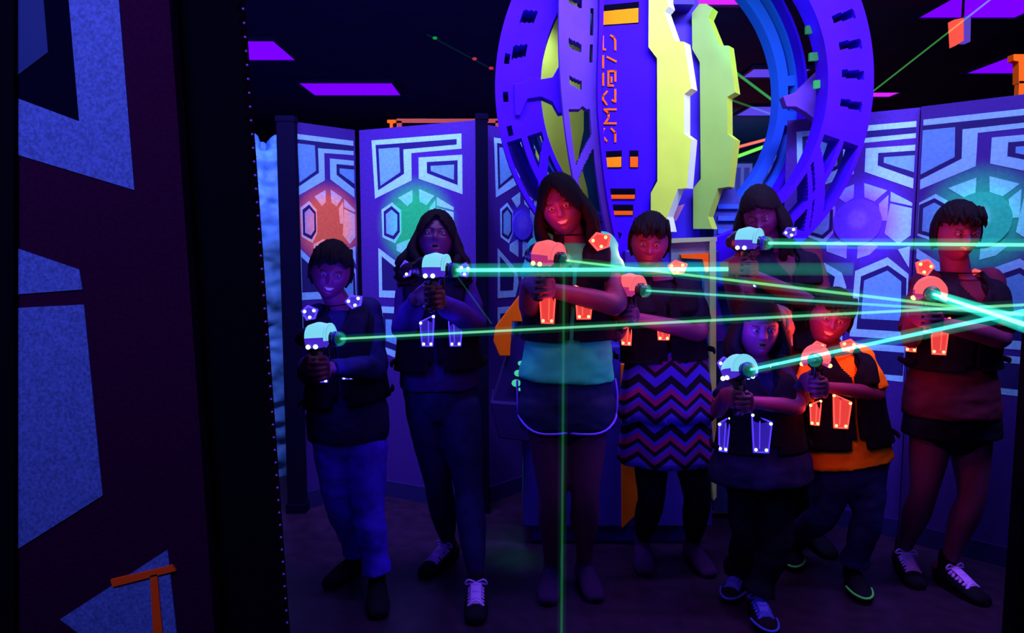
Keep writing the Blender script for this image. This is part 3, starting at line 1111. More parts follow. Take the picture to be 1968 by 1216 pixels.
def hair_bm(M, r3, h, style, length=0.0, side=1, part=0.0, hl=.52):
    bm = bmesh.new()
    bmesh.ops.create_uvsphere(bm, u_segments=64, v_segments=48, radius=1)
    rx, ry, rz = r3
    dele = []
    for f in bm.faces:
        c = f.calc_center_median().normalized()
        x, y, z = c
        if style == 'short':
            line = .50 + .10 * noise.noise(c * 9) - .35 * max(0, abs(x) - .45)
            keep = z > line or (y > -.15 and z > -.25) or (y > .3 and z > -.55)
        else:
            line = hl + (.3 + (hl - .52) * 4) * abs(x - part) * -.9 + .05 * noise.noise(c * 12)
            keep = z > line or (y > -.28 and z > -.5) or y > .2
        if not keep:
            dele.append(f)
    bmesh.ops.delete(bm, geom=dele, context='FACES')
    for v in bm.verts:
        n = v.co.normalized()
        x, y, z = n
        k = 1.13 + .035 * noise.noise(V((x * 16, y * 7, z * 5))) + (.05 * max(0, z))
        yy = y * ry * k * (1.05 if y > 0 else 1.0)
        v.co = V((x * rx * (k + .02), yy + (-.01 if y < 0 else 0) * h, z * rz * k))
    ge = bmesh.ops.extrude_face_region(bm, geom=bm.faces[:])
    vs = [e for e in ge['geom'] if isinstance(e, bmesh.types.BMVert)]
    for v in vs:
        v.co *= .90
    for f in bm.faces:
        f.smooth = True
    # locks
    n = 34 if style != 'short' else 40
    for i in range(n):
        if style == 'short':
            a = random.uniform(-1, 1) * .95
            st = V((a * rx * .95, -ry * random.uniform(.72, .96) * math.sqrt(max(.1, 1 - a * a * .7)), rz * random.uniform(.52, .72)))
            en = st + V((random.uniform(-.03, .05) * h, -.035 * h, -random.uniform(.06, .15) * h))
            mid = (st + en) / 2 + V((0, -.035 * h, .02 * h))
            tube(bm, [st + V((0, .10 * h, .10 * h)), mid, en], [.035 * h, .04 * h, .006 * h], 7, 3)
        else:
            a = PI * (i / (n - 1)) * 1.28 - PI * .14   # round the back from ear to ear
            ca, sa = math.cos(a), math.sin(a)
            st = V((ca * rx * 1.0, sa * ry * .95, rz * .28))
            L = length * random.uniform(.85, 1.06)
            wv = .035 if style == 'wavy' else .012
            pts = [st, st * 1.0 + V((ca * .12 * h, sa * .10 * h, -.38 * h))]
            for k in range(1, 5):
                q = k / 4
                pts.append(V((ca * rx * ((1.42 if style == 'wavy' else 1.18) + .05 * q) + wv * math.sin(i * 1.7 + k * 2.0),
                              sa * ry * 1.15 + wv * math.cos(i * 2.1 + k * 1.7), -.38 * h - L * q)))
            tube(bm, pts, [.05 * h, .085 * h, .08 * h, .08 * h, .07 * h, .015 * h], 8, 3)
    bmesh.ops.transform(bm, matrix=M, verts=bm.verts)
    return bm


def hand_bm(palm, fwd, up, nrm, size=1.0, curl=1.0):
    """Right-handed local frame: fwd = towards the knuckles, up = index side, nrm = palm side."""
    fwd = fwd.normalized()
    up = (up - fwd * up.dot(fwd)).normalized()
    nrm_ = fwd.cross(up)
    if nrm_.dot(nrm) < 0:
        nrm_ = -nrm_
    P = lambda x, y, z: palm + (fwd * x + up * y + nrm_ * z) * size
    bm = bmesh.new()
    tube(bm, [P(-.058, 0, 0), P(-.03, 0, 0), P(.0, 0, 0), P(.036, 0, .002)], [(.022, .017), (.03, .016), (.036, .015), (.037, .012)], 14, 4, side=up)
    for i in range(4):
        y = .028 - .0185 * i
        ln = (.92, 1.0, .95, .76)[i]
        a = math.radians(18)
        p = V((.034, y, .004))
        pts = [P(.012, y * .9, .001), P(*p)]
        for L, da in ((.040, 38), (.026, 62), (.020, 40)):
            a += math.radians(da) * curl
            p = p + V((math.cos(a) * L * ln, -.001 * i, math.sin(a) * L * ln))
            pts.append(P(*p))
        tube(bm, pts, [.0085 * size, .0092 * size, .0085 * size, .0078 * size, .0058 * size], 10, 3)
    tube(bm, [P(-.03, .020, .008), P(-.005, .040, .020), P(.022, .046, .034), P(.044, .040, .040)], [.013 * size, .0125 * size, .0105 * size, .0075 * size], 10, 4)
    return remesh(bm, .0032, 2, fac=.4)


def shoe_bm(heel, toe, w, colr, hgt=.075, high=False):
    bm = bmesh.new()
    d = (toe - heel); L = d.length; d.normalize()
    s = V((-d.y, d.x, 0)).normalized()
    zb = V((0, 0, 1))
    secs = [(0.0, .60, .8), (.12, .85, 1.0), (.35, .88, .95), (.6, 1.0, .78), (.82, 1.0, .55), (1.0, .62, .40)]
    rings = []
    for t, ww, hh in secs:
        c = heel + d * L * t
        c.z = 0
        ring = []
        for k in range(14):
            a = 2 * PI * k / 14
            x = math.cos(a) * w / 2 * ww
            z = math.sin(a)
            z = (hgt * hh) * (.5 + .5 * z) if z > -.6 else 0.004
            ring.append(bm.verts.new(c + s * x + zb * max(z, .004)))
        rings.append(ring)
    for i in range(len(rings) - 1):
        for k in range(14):
            bm.faces.new([rings[i][k], rings[i + 1][k], rings[i + 1][(k + 1) % 14], rings[i][(k + 1) % 14]])
    bm.faces.new(rings[0]); bm.faces.new(list(reversed(rings[-1])))
    bmesh.ops.recalc_face_normals(bm, faces=bm.faces)
    bmesh.ops.subdivide_edges(bm, edges=bm.edges, cuts=1, use_grid_fill=True, smooth=.6)
    for v in bm.verts:
        v.co.z = max(v.co.z, .003)
    # ankle collar
    c = heel + d * L * .2
    tube(bm, [V((c.x, c.y, hgt * .5)), V((c.x, c.y, hgt * (1.5 if high else 1.15)))], [(w * .40, w * .46), (w * .38, w * .42)], 14, 2, side=s)
    for f in bm.faces:
        f.smooth = True
    # sole
    n = 20
    pts = []
    for k in range(n):
        a = 2 * PI * k / n
        e = V((heel.x, heel.y, 0)) + d * L * (.5 + .53 * math.cos(a)) + s * (w * .53 * math.sin(a) * (1 - .12 * (math.cos(a) < 0)))
        pts.append(V((e.x, e.y, 0.0)))
    prism(bm, pts, (0, 0, .018), 1)
    return bm, d, s, L


def laces_bm(heel, d, s, L, w, hgt, n=6):
    bm = bmesh.new()
    for k in range(n):
        t = .36 + .36 * k / (n - 1)
        hh = hgt * (.98 - .62 * (t - .3) / .7)
        c = V((heel.x, heel.y, 0)) + d * L * t
        q = w * .30
        sk = .006 * (-1) ** k
        tube(bm, [c - s * q + V((0, 0, hh * .82)), c + d * sk + V((0, 0, hh + .006)), c + s * q + V((0, 0, hh * .82))], [.0075, .0085, .0075], 8, 3)
    # tongue
    a = V((heel.x, heel.y, 0)) + d * L * .34 + V((0, 0, hgt * .98)); b = V((heel.x, heel.y, 0)) + d * L * .72 + V((0, 0, hgt * .60))
    tube(bm, [a, (a + b) / 2 + V((0, 0, .003)), b], [(w * .26, .006)] * 3, 10, 3, side=s)
    for sg in (-1, 1):
        c = V((heel.x, heel.y, 0)) + d * L * .35 + V((0, 0, hgt * 1.02))
        tube(bm, [c, c + s * sg * .03 + V((0, 0, .012)), c + s * sg * .042 - V((0, 0, .006)), c + s * sg * .01], [.004] * 4, 6, 4)
    return bm


def led_panel(T, vest, bvh, px, py, sx, sy, kind, Yfb, rollv=0.0, flipx=1):
    """A lit plate set on the vest where the ray of the pixel meets it."""
    hit, nor, _, _ = bvh.ray_cast(V((0, 0, CAMZ)), ray(px, py))
    if hit is None:
        hit = W(px, py, Yfb); nor = V((0, -1, .1))
    if nor.dot(ray(px, py)) > 0:
        nor = -nor
    nor = (nor + V((0, -1.2, 0)) + V((-hit.x * .25, 0, .12))).normalized()
    up = V((0, 0, 1)); up = (up - nor * up.dot(nor)).normalized()
    sd = up.cross(nor)
    cr, sr = math.cos(rollv), math.sin(rollv)
    sd, up = sd * cr + up * sr, up * cr - sd * sr
    sd *= flipx
    o = hit + nor * .006
    P = lambda x, z, n=0: o + sd * x * sx + up * z * sy + nor * n
    bm = bmesh.new()

    def bar(a, b, r, mi, n=.010):
        tube(bm, [P(*a, n), P(*b, n)], [r, r], 6, 1, mi=mi)
    if kind == 'chest':
        outline = [(-.50, .5), (.5, .28), (.36, -.5), (-.36, -.5)]
        prism(bm, [P(x * 1.1, z * 1.06, 0) for x, z in outline], nor * .010, 0)
        for i in range(4):
            bar(outline[i], outline[(i + 1) % 4], .0028, 1, .012)
        bar((-.1, .3), (-.08, -.4), .0022, 1, .012)
        dots = [(-.46, .46), (.45, .25), (.26, -.44), (-.26, -.44)]
    else:
        outline = [(-.5, .12), (-.12, .5), (.5, .22), (.32, -.4), (-.2, -.5)]
        prism(bm, [P(x * 1.1, z * 1.1, 0) for x, z in outline], nor * .010, 0)
        for i in range(5):
            bar(outline[i], outline[(i + 1) % 5], .004, 1, .012)
        dots = [(-.34, .1), (.28, .16), (.0, -.34)]
    for x, z in dots:
        ball(bm, P(x, z, .013), .0058 if kind == 'chest' else .0062, 2, 10)
    lp = mesh_obj('light_panel', bm, [T['m_soft'], T['m_line'], T['m_dot']], vest)
    lp['label'] = 'lit ' + ('red' if T is RED else 'blue') + ' panel on the vest'
    return o


def make_gun(lens, target, T, label, s=1.0):
    b = (target - lens).normalized()
    up = V((0, 0, 1)); up = (up - b * up.dot(b)).normalized()
    sd = b.cross(up)
    P = lambda x, y, z: lens + (b * x * .68 + sd * y + up * z) * s
    g = bmesh.new()
    # barrel and receiver
    tube(g, [P(-.20, 0, .004), P(-.17, 0, .006), P(-.09, 0, .004), P(-.035, 0, 0), P(-.006, 0, 0)], [(.022 * s, .026 * s), (.034 * s, .040 * s), (.036 * s, .040 * s), (.024 * s, .024 * s), (.020 * s, .020 * s)], 18, 4, side=sd)
    tube(g, [P(-.115, 0, -.02), P(-.125, 0, -.075), P(-.14, 0, -.13)], [(.017 * s, .022 * s), (.016 * s, .021 * s), (.019 * s, .025 * s)], 14, 4, side=sd)
    tube(g, [P(-.06, 0, -.03), P(-.062, 0, -.06), P(-.085, 0, -.07), P(-.11, 0, -.065)], [.005 * s] * 4, 8, 4)
    gun = mesh_obj('laser_gun', g, [m_gun], origin=P(-.13, 0, -.10), smooth=True)
    tag(gun, label, 'laser gun', 'laser guns')
    bpy.context.view_layer.update()
    # glowing hood: an arched shell over the barrel
    h = bmesh.new()
    nA, nL = 18, 8
    for shell, r in ((0, .050), (1, .043)):
        pass
    rings = []
    for j in range(nL + 1):
        q = j / nL
        x = -.150 + .115 * q
        rr = .056 - .010 * abs(q - .45) * 2
        ring = []
        for i in range(nA + 1):
            a = math.radians(-35 + 250 * i / nA)
            if q > .75:
                a = math.radians(-35 + 250 * i / nA)
            ring.append(h.verts.new(P(x, math.cos(a) * rr * .95, math.sin(a) * rr + .006)))
        rings.append(ring)
    for j in range(nL):
        for i in range(nA):
            f = h.faces.new([rings[j][i], rings[j][i + 1], rings[j + 1][i + 1], rings[j + 1][i]])
            f.smooth = True
            f.material_index = 0 if 3 <= i <= 15 and j < nL - 1 else 1
    geo = bmesh.ops.solidify(h, geom=h.faces[:], thickness=.006 * s)
    fr = []
    for i in range(nA + 1):
        a = math.radians(-35 + 250 * i / nA)
        fr.append((math.cos(a), math.sin(a)))
    outer = [P(-.045, c_ * .050, s_ * .050 + .006) for c_, s_ in fr]
    inner = [P(-.045, c_ * .024, s_ * .024 + .001) for c_, s_ in fr]
    for i in range(nA):
        prism(h, [outer[i], outer[i + 1], inner[i + 1], inner[i]], b * .006, 0 if 2 <= i <= 16 else 1)
    for k in (-28, 208):
        a = math.radians(k)
        for x in (-.13, -.09):
            ball(h, P(x, math.cos(a) * .055, math.sin(a) * .055 + .008), .008 * s, 2, 10)
    mesh_obj('lit_hood', h, [T['m_hood'], T['m_rim'], T['m_dot']], gun)['label'] = 'glowing ' + ('pink red' if T is RED else 'pale cyan') + ' hood over the barrel'
    r_ = bmesh.new()
    n = 24
    prev = None
    tube(r_, [P(-.020, 0, 0), P(-.004, 0, 0)], [.027 * s, .026 * s], 24, 2, side=sd, round_caps=False)
    mesh_obj('muzzle_ring', r_, [m_blueshell if T is BLU else m_gun], gun, smooth=True)
    l_ = bmesh.new()
    ball(l_, P(.001, 0, 0), .0125 * s, 0, 14)
    mesh_obj('lens', l_, [glow('lens_glow', (.25, 1.0, .6), 1.6)], gun)['label'] = 'bright green lens'
    hz = bmesh.new()
    ball(hz, P(.004, 0, 0), .026 * s, 0, 16)
    mesh_obj('lens_haze', hz, [volume_glow('lens_haze', (.02, .9, .55), 7)], gun)
    return gun, P, b, up, sd


PEOPLE = []


def person(sp):
    Y = sp['Y']
    H = sp['H']
    T = sp['team']
    k = H / 1.6
    J = {}
    for n_, v in sp['j'].items():
        J[n_] = W(v[0], v[1], Y + (v[2] if len(v) > 2 else 0))
    shR, shL = J['shR'], J['shL']
    shc = (shR + shL) / 2
    sd = (shL - shR); sw = sd.length / 2; sd.normalize()
    hip = J['hip']
    up = (shc - hip)
    tl = up.length
    upn = up.normalized()
    hw = sp.get('hipw', .155 * k)
    dp = sp.get('depth', .105 * k)

    def torso_pts(off, t0, t1, flare=0.0):
        T0 = [(-.22, .92, .95), (-.05, 1.0, 1.0), (.15, .97, .95), (.42, .86, .86), (.68, .97, 1.0), (.88, 1.02, .96), (.985, .86, .72), (1.05, .50, .52), (1.10, .34, .45)]
        ts = sorted({t0, t1} | {t for t, _, _ in T0 if t0 < t < t1})
        P, R = [], []
        for t in ts:
            a, b = T0[-1][1:]
            for q in range(len(T0) - 1):
                if T0[q][0] <= t <= T0[q + 1][0]:
                    f_ = (t - T0[q][0]) / (T0[q + 1][0] - T0[q][0])
                    a = T0[q][1] * (1 - f_) + T0[q + 1][1] * f_
                    b = T0[q][2] * (1 - f_) + T0[q + 1][2] * f_
                    break
            base = hw if t < .42 else (hw * (1 - (t - .42) / .46) + sw * .93 * (t - .42) / .46 if t < .88 else sw * .93)
            P.append(hip + upn * tl * t)
            fl = flare * max(0, (.42 - t))
            R.append((base * a + off + fl, dp * b + off + fl))
        return P, R

    # --- body
    bm = bmesh.new()
    P, R = torso_pts(0, -.22, 1.10)
    tube(bm, P, R, 24, 5, side=sd)
    hc = J['head']
    hh = sp['hh']
    yaw, pit, rol = [math.radians(a) for a in sp['hrot']]
    rot = (Matrix.Rotation(yaw, 3, 'Z') @ Matrix.Rotation(rol, 3, 'Y') @ Matrix.Rotation(pit, 3, 'X'))
    nb = hip + upn * tl * 1.02
    tube(bm, [nb, hc + rot @ V((0, .06 * hh, -.28 * hh))], [.056 * k, .050 * k], 16, 3)
    # gun and hand frame
    lens = W(*sp['lens'])
    tgt = W(*sp['aim'])
    gun, GP, gb, gup, gsd = make_gun(lens, tgt, T, sp['gun_label'], sp.get('gs', 1.0))
    grip = GP(-.125, 0, -.085)
    hf = V((gb.x * .35, -.8, 0)).normalized()
    sx = V((-hf.y, hf.x, 0)).normalized()
    if sx.x < 0:
        sx = -sx
    hs = sp.get('hs', .95 * (.86 + .14 * k))
    palR = grip - sx * .028 - hf * .012
    palL = grip + sx * .030 + hf * .004 + V((0, 0, -.014))
    wrR = palR - hf * .058 * hs + V((0, 0, -.004))
    wrL = palL - hf * .058 * hs + V((0, 0, -.008))
    rads = [.047 * k, .043 * k, .036 * k, .037 * k, .021 * k + .003]
    for s_, wr in (('R', wrR), ('L', wrL)):
        s, e = J['sh' + s_], J['el' + s_]
        s2 = s - sd * (.02 if s_ == 'L' else -.02)
        tube(bm, [s2, (s2 + e) / 2, e, e + (wr - e) * .3, wr], rads, 14, 5)
    for s_ in 'RL':
        h_, kn, an = J['h' + s_], J['kn' + s_], J['an' + s_]
        tube(bm, [h_, h_ + (kn - h_) * .5, kn, kn + (an - kn) * .35, kn + (an - kn) * .75, an],
             [.085 * k, .074 * k, .052 * k, .055 * k, .037 * k, .031 * k], 16, 4)
        heel, toe = J['ft' + s_ + '0'], J['ft' + s_ + '1']
        tube(bm, [V((heel.x, heel.y, .04)), V(((heel.x + toe.x) / 2, (heel.y + toe.y) / 2, .034)), V((toe.x, toe.y, .025)) * .8 + V((heel.x, heel.y, .025)) * .2], [.024, .022, .014], 12, 3)
        tube(bm, [an, V((heel.x, heel.y, .05))], [.031 * k, .03], 12, 3)
    body = remesh(bm, .0075, 4)
    hb, HM, r3 = head_bm(hc, rot, hh, sp.get('smile', 0), openm=sp.get('openm', 0))
    merge(body, hb)
    merge(body, hand_bm(palR, hf, V((0, 0, 1)), sx, hs))
    merge(body, hand_bm(palL, hf, V((0, 0, 1)), -sx, hs))
    sk = sp.get('skin', m_skin)
    root_pt = V((hip.x, Y, 0))
    root = mesh_obj('person', body, [sk, m_lip, m_brow, m_eye, m_iris, m_teeth], origin=root_pt)
    tag(root, sp['label'], 'person')
    bpy.context.view_layer.update()

    # --- hair
    mesh_obj('hair', hair_bm(HM, r3, hh, sp['hair'], sp.get('hlen', 0), part=sp.get('part', 0), hl=sp.get('hl', .52)), m_hair, root)
    if sp.get('pony'):
        b2 = bmesh.new()
        for i in range(14):
            j = [V((random.uniform(-.014, .014), random.uniform(-.014, .014), 0)) for _ in range(4)]
            pts = [W(x, y, Y + dy) + j[min(q, 3)] * (1 + q * .4) for q, (x, y, dy) in enumerate(sp['pony'])]
            tube(b2, pts, [.012] + [.014] * (len(pts) - 2) + [.004], 7, 4)
        mesh_obj('ponytail', b2, mat('brown_hair', (.10, .045, .03), rough=.5), root)

    # --- shirt
    S = sp['shirt']
    bm = bmesh.new()
    P, R = torso_pts(.014, S.get('t0', -.05), 1.05, S.get('flare', 0))
    tube(bm, P, R, 24, 5, side=sd, round_caps=False)
    for s_, wr in (('R', wrR), ('L', wrL)):
        s, e = J['sh' + s_], J['el' + s_]
        s2 = s - sd * (.02 if s_ == 'L' else -.02)
        ball(bm, s2, .064 * k, 0, 16)
        if S['sleeve'] == 'long':
            fw = e + (wr - e) * .88
            tube(bm, [s2, (s2 + e) / 2, e, e + (fw - e) * .4, fw], [.063 * k, .057 * k, .050 * k, .049 * k, .034 * k], 14, 5, round_caps=False)
        elif S['sleeve'] == 'short':
            f_ = S.get('frac', .55)
            tube(bm, [s2, s2 + (e - s2) * f_ * .5, s2 + (e - s2) * f_], [.060 * k, .060 * k, .062 * k], 14, 5, round_caps=False)
    sh = remesh(bm, .0075, 3, .006, 9)
    mesh_obj('shirt', sh, S['mat'], root)

    # --- bottoms
    B = sp['bottom']
    if B['kind'] in ('trousers', 'leggings', 'shorts'):
        off = {'trousers': .016, 'leggings': .007, 'shorts': .022}[B['kind']]
        bm = bmesh.new()
        P, R = torso_pts(off * .6, -.22, .15)
        tube(bm, P, R, 24, 5, side=sd)
        for s_ in 'RL':
            h_, kn, an = J['h' + s_], J['kn' + s_], J['an' + s_]
            if B['kind'] == 'shorts':
                f_ = B.get('frac', .45)
                tube(bm, [h_ + V((0, 0, .05)), h_, h_ + (kn - h_) * f_], [.075 * k, .090 * k + off, .088 * k + off], 18, 5, round_caps=False)
            else:
                w5 = B.get('hemw', .045 if B['kind'] == 'trousers' else .026) * 1.0
                low = kn + (an - kn) * (.97 if B['kind'] == 'trousers' else .95)
                tube(bm, [h_ + V((0, 0, .04)), h_, h_ + (kn - h_) * .5, kn, kn + (an - kn) * .35, kn + (an - kn) * .7, low],
                     [.07 * k, .086 * k + off, .075 * k + off, .054 * k + off, .054 * k + off, .042 * k + off, w5 + off * .7], 18, 4, round_caps=False)
        bt = remesh(bm, .0075, 3, .005 if B['kind'] != 'leggings' else .0015, 10)
        bo = mesh_obj(B['kind'], bt, B['mat'], root)
        if B.get('trim'):
            tb = bmesh.new()
            for s_ in 'RL':
                h_, kn = J['h' + s_], J['kn' + s_]
                f_ = B.get('frac', .45)
                c = h_ + (kn - h_) * (f_ + .005)
                r = .088 * k + off + .003
                sg = -1 if s_ == 'R' else 1
                ring = [c + sd * math.cos(a) * r + V((0, 1, 0)) * math.sin(a) * r + V((0, 0, 1)) * (.05 * max(0, math.cos(a) * sg) ** 3)
                        for a in [2 * PI * i / 32 for i in range(33)]]
                tube(tb, ring, [.0045] * 33, 8, 1)
                tube(tb, [c + sd * sg * r + V((0, 0, .05)), c + sd * sg * (r + .004) + V((0, 0, .12)), hip + sd * sg * (hw + .026) + V((0, 0, .02))], [.0045] * 3, 8, 4)
            mesh_obj('trim', tb, B['trim'], bo)
    if sp.get('skirt'):
        K = sp['skirt']
        for t0, t1, fl, z_off in K['tiers']:
            bm = bmesh.new()
            n = 48
            a, b = W(K['cx'], t0, Y), W(K['cx'] + K.get('dx', 0), t1, Y)
            rings = []
            for j in range(9):
                q = j / 8
                c = a + (b - a) * q
                ring = []
                for i in range(n):
                    an_ = 2 * PI * i / n
                    rr = K['w'] * (fl[0] + (fl[1] - fl[0]) * q) + .006 * math.sin(an_ * 7 + 1) * q
                    ring.append(bm.verts.new(c + V((math.cos(an_) * rr, math.sin(an_) * rr * .72, 0))))
                rings.append(ring)
            for j in range(8):
                for i in range(n):
                    bm.faces.new([rings[j][i], rings[j + 1][i], rings[j + 1][(i + 1) % n], rings[j][(i + 1) % n]]).smooth = True
            bmesh.ops.solidify(bm, geom=bm.faces[:], thickness=.006)
            mesh_obj('tunic_tier', bm, K['mat'], root)

    # --- shoes
    for s_ in 'RL':
        F = sp['shoes']
        heel, toe = J['ft' + s_ + '0'], J['ft' + s_ + '1']
        sb, d, s, L = shoe_bm(heel, toe, .088 * (.7 + .3 * k), None, .085 * (.8 + .2 * k), F.get('high'))
        so_ = mesh_obj('shoe', sb, [F['mat'], F.get('sole', m_vest)], root)
        if F.get('lace'):
            mesh_obj('laces', laces_bm(heel, d, s, L, .088 * (.7 + .3 * k), .092 * (.8 + .2 * k)), F['lace'], so_)
        if F.get('stripe'):
            st = bmesh.new()
            c0 = V((heel.x, heel.y, .022)) + s * 0
            w_ = .046 * (.7 + .3 * k)
            pts = [V((heel.x, heel.y, .03)) + d * L * (.5 + .55 * math.cos(a)) + s * w_ * 1.12 * math.sin(a) for a in [math.radians(x) for x in range(-80, 81, 20)]]
            tube(st, pts, [.005] * len(pts), 6, 2)
            mesh_obj('stripe', st, F['stripe'], so_)

    # --- vest: wrapped shell with a front opening
    vt0, vt1 = sp.get('vest_t', (.15, 1.05))
    bm = bmesh.new()
    P, R = torso_pts(.030, vt0, 1.10)
    path = catmull(P, 16)
    rad = catmull([(a, b, 0) for a, b in R], 16)
    seg = 144
    rows = []
    for i, p in enumerate(path):
        row = []
        for q in range(seg):
            a = 2 * PI * q / seg
            row.append(bm.verts.new(p + sd * math.cos(a) * rad[i][0] + (upn.cross(sd)) * math.sin(a) * rad[i][1]))
        rows.append(row)
    fdir = upn.cross(sd)
    fs = 1 if fdir.y < 0 else -1
    nrow = len(rows)
    for i in range(nrow - 1):
        q_ = ((path[i] - hip).dot(upn) / tl - .15) / .95
        for q in range(seg):
            a = (q + .5) / seg * 360
            da = abs(((a - 90 * fs) + 180) % 360 - 180)   # angle from the front
            gap = 2.0 + (0 if q_ < .74 else (q_ - .74) * 130)
            if da < gap and q_ < .995:
                continue
            # arm holes
            ds = min(abs(((a - 0) + 180) % 360 - 180), abs(((a - 180) + 180) % 360 - 180))
            if .48 < q_ < .76 and ds < 26 * math.sin((q_ - .48) / .28 * PI):
                continue
            if i < 6 and da < 9:
                continue
            bm.faces.new([rows[i][q], rows[i][(q + 1) % seg], rows[i + 1][(q + 1) % seg], rows[i + 1][q]]).smooth = True
    loose = [v for v in bm.verts if not v.link_faces]
    bmesh.ops.delete(bm, geom=loose, context='VERTS')
    bvh = BVHTree.FromBMesh(bm)
    bmesh.ops.recalc_face_normals(bm, faces=bm.faces[:])
    bmesh.ops.solidify(bm, geom=bm.faces[:], thickness=-.010)
    vb = vt0 + .06
    for sg in (-1, 1):
        c0 = hip + upn * tl * .93 + sd * sg * sw * .62 - fdir * fs * 0
        pts = [hip + upn * tl * .80 + sd * sg * sw * .60 + V((0, -1, 0)) * (dp + .030), hip + upn * tl * .97 + sd * sg * sw * .62 + V((0, -1, 0)) * (dp * .62 + .03),
               hip + upn * tl * 1.035 + sd * sg * sw * .62, hip + upn * tl * .97 + sd * sg * sw * .62 + V((0, 1, 0)) * (dp * .62 + .03)]
        tube(bm, pts, [(.045 * k, .014), (.050 * k, .016), (.050 * k, .016), (.045 * k, .014)], 14, 5, side=sd)
        tube(bm, [hip + upn * tl * vb + sd * sg * (hw + .035) + V((0, -.05, 0)), hip + upn * tl * vb + sd * sg * (hw + .045), hip + upn * tl * vb + sd * sg * (hw + .035) + V((0, .05, 0))], [(.012, .006)] * 3, 8, 3, side=(0, 0, 1))
    vest = mesh_obj('vest', bm, m_vest, root)
    bvh2 = bvh
    for (kind, x, y, w_, h_, rl, fx) in sp['leds']:
        o = led_panel(T, vest, bvh2, x, y, w_, h_, kind, Y - .14, math.radians(rl), fx)
    # light thrown by the lit gun hood and vest panels
    c1 = GP(-.10, 0, .10)
    point('gun_glow', c1 + V((0, .02, .03)), sp.get('gl', 1.0) * (1.9 if T is RED else 4.0), T['light'], .035)
    for (kind, x, y, w_, h_, rl, fx) in sp['leds']:
        if kind == 'chest':
            point('panel_glow', W(x, y, Y - .30), .35 * (1 if T is RED else .8), T['light'], .03)
        else:
            point('panel_glow', W(x, y, Y - .24), .70 * (1 if T is RED else 1.2), T['light'], .02)
    PEOPLE.append(root)
    return root


m_denim = mat('blue_denim', (.07, .02, .85), rough=.8, spec=.05, noise_amt=.3, nscale=20)
m_denimd = mat('dark_denim', (.018, .014, .11), rough=.8, spec=.05, noise_amt=.3, nscale=20)
m_navy = mat('navy_cloth', (.012, .010, .055), rough=.8, spec=.05, noise_amt=.3, nscale=20)
m_blackc = mat('black_cloth', (.006, .005, .016), rough=.85, spec=.05, noise_amt=.3, nscale=20)
m_viol = mat('violet_shirt', (.035, .010, .14), rough=.8, spec=.05, noise_amt=.2, nscale=12)
m_teal = mat('mint_shirt', (.04, .85, .32), rough=.8, spec=.05, noise_amt=.06, nscale=12)
m_shirto = mat('orange_shirt', (1.0, .24, .006), rough=.8, spec=.05, noise_amt=.08, nscale=12)
m_wine = mat('wine_shirt', (.08, .01, .03), rough=.8, spec=.05, noise_amt=.2, nscale=12)
m_shorts = mat('dark_shorts', (.02, .022, .075), rough=.8, spec=.05, noise_amt=.2, nscale=12)
m_trim = mat('violet_trim', (.28, .10, 1.0), rough=.5)
m_lace = mat('white_lace', (.60, .24, 1.0), rough=.6)
m_shoe = mat('shoe_black', (.006, .004, .012), rough=.8, spec=.08)
m_shoev = mat('shoe_violet', (.04, .008, .07), rough=.8, spec=.08)
m_shoeb = mat('shoe_blue', (.06, .06, .6), rough=.6)
m_lime = mat('lime_piping', (.10, .9, .12), rough=.6)

# chevron cloth
m_chev = bpy.data.materials.new('chevron_cloth')
m_chev.use_nodes = True
nt = m_chev.node_tree
b = nt.nodes['Principled BSDF']
b.inputs['Roughness'].default_value = .8
tc = nt.nodes.new('ShaderNodeTexCoord')
sp_ = nt.nodes.new('ShaderNodeSeparateXYZ')
nt.links.new(tc.outputs['Object'], sp_.inputs[0])


def mth(op, a, b_=None, c=None):
    n = nt.nodes.new('ShaderNodeMath')
    n.operation = op
    for i, v in enumerate((a, b_, c)):
        if v is None:
            continue
        if isinstance(v, (int, float)):
            n.inputs[i].default_value = v
        else:
            nt.links.new(v, n.inputs[i])
    return n.outputs[0]


pp = mth('PINGPONG', mth('ADD', sp_.outputs['X'], 5.0), .062)
zz = mth('ADD', sp_.outputs['Z'], mth('MULTIPLY', pp, -.85))
fr_ = mth('FRACT', mth('MULTIPLY', mth('ADD', zz, 10.0), 1 / .19))
cr = nt.nodes.new('ShaderNodeValToRGB')
cr.color_ramp.interpolation = 'CONSTANT'
els = [(0.0, (.12, .04, 1.0)), (.20, (.006, .004, .02)), (.32, (.30, .0, .40)), (.42, (.10, .03, .9)), (.50, (.006, .004, .02)), (.60, (.60, .0, .28)), (.72, (.12, .03, 1.0)), (.82, (.006, .004, .02))]
cr.color_ramp.elements[0].position = 0
cr.color_ramp.elements[0].color = (*els[0][1], 1)
cr.color_ramp.elements[1].position = els[1][0]
cr.color_ramp.elements[1].color = (*els[1][1], 1)
for p_, c_ in els[2:]:
    e = cr.color_ramp.elements.new(p_)
    e.color = (*c_, 1)
nt.links.new(fr_, cr.inputs[0])
nt.links.new(cr.outputs[0], b.inputs['Base Color'])


def feet(R0, R1, L0, L1):
    return {}


def ft(px, py, L, ang):
    """heel and toe on the floor: pixel of the toe, length, heading in degrees (0 = to the camera)."""
    t = floorpt(px, py)
    a = math.radians(ang)
    d = V((math.sin(a), -math.cos(a), 0))
    return t - d * L, t


def prep(sp):
    j = sp['j']
    Y = sp['Y']
    for s_ in 'RL':
        heel, toe = ft(*sp['foot' + s_])
        sp['_' + s_] = (heel, toe)
    return sp


_person = person


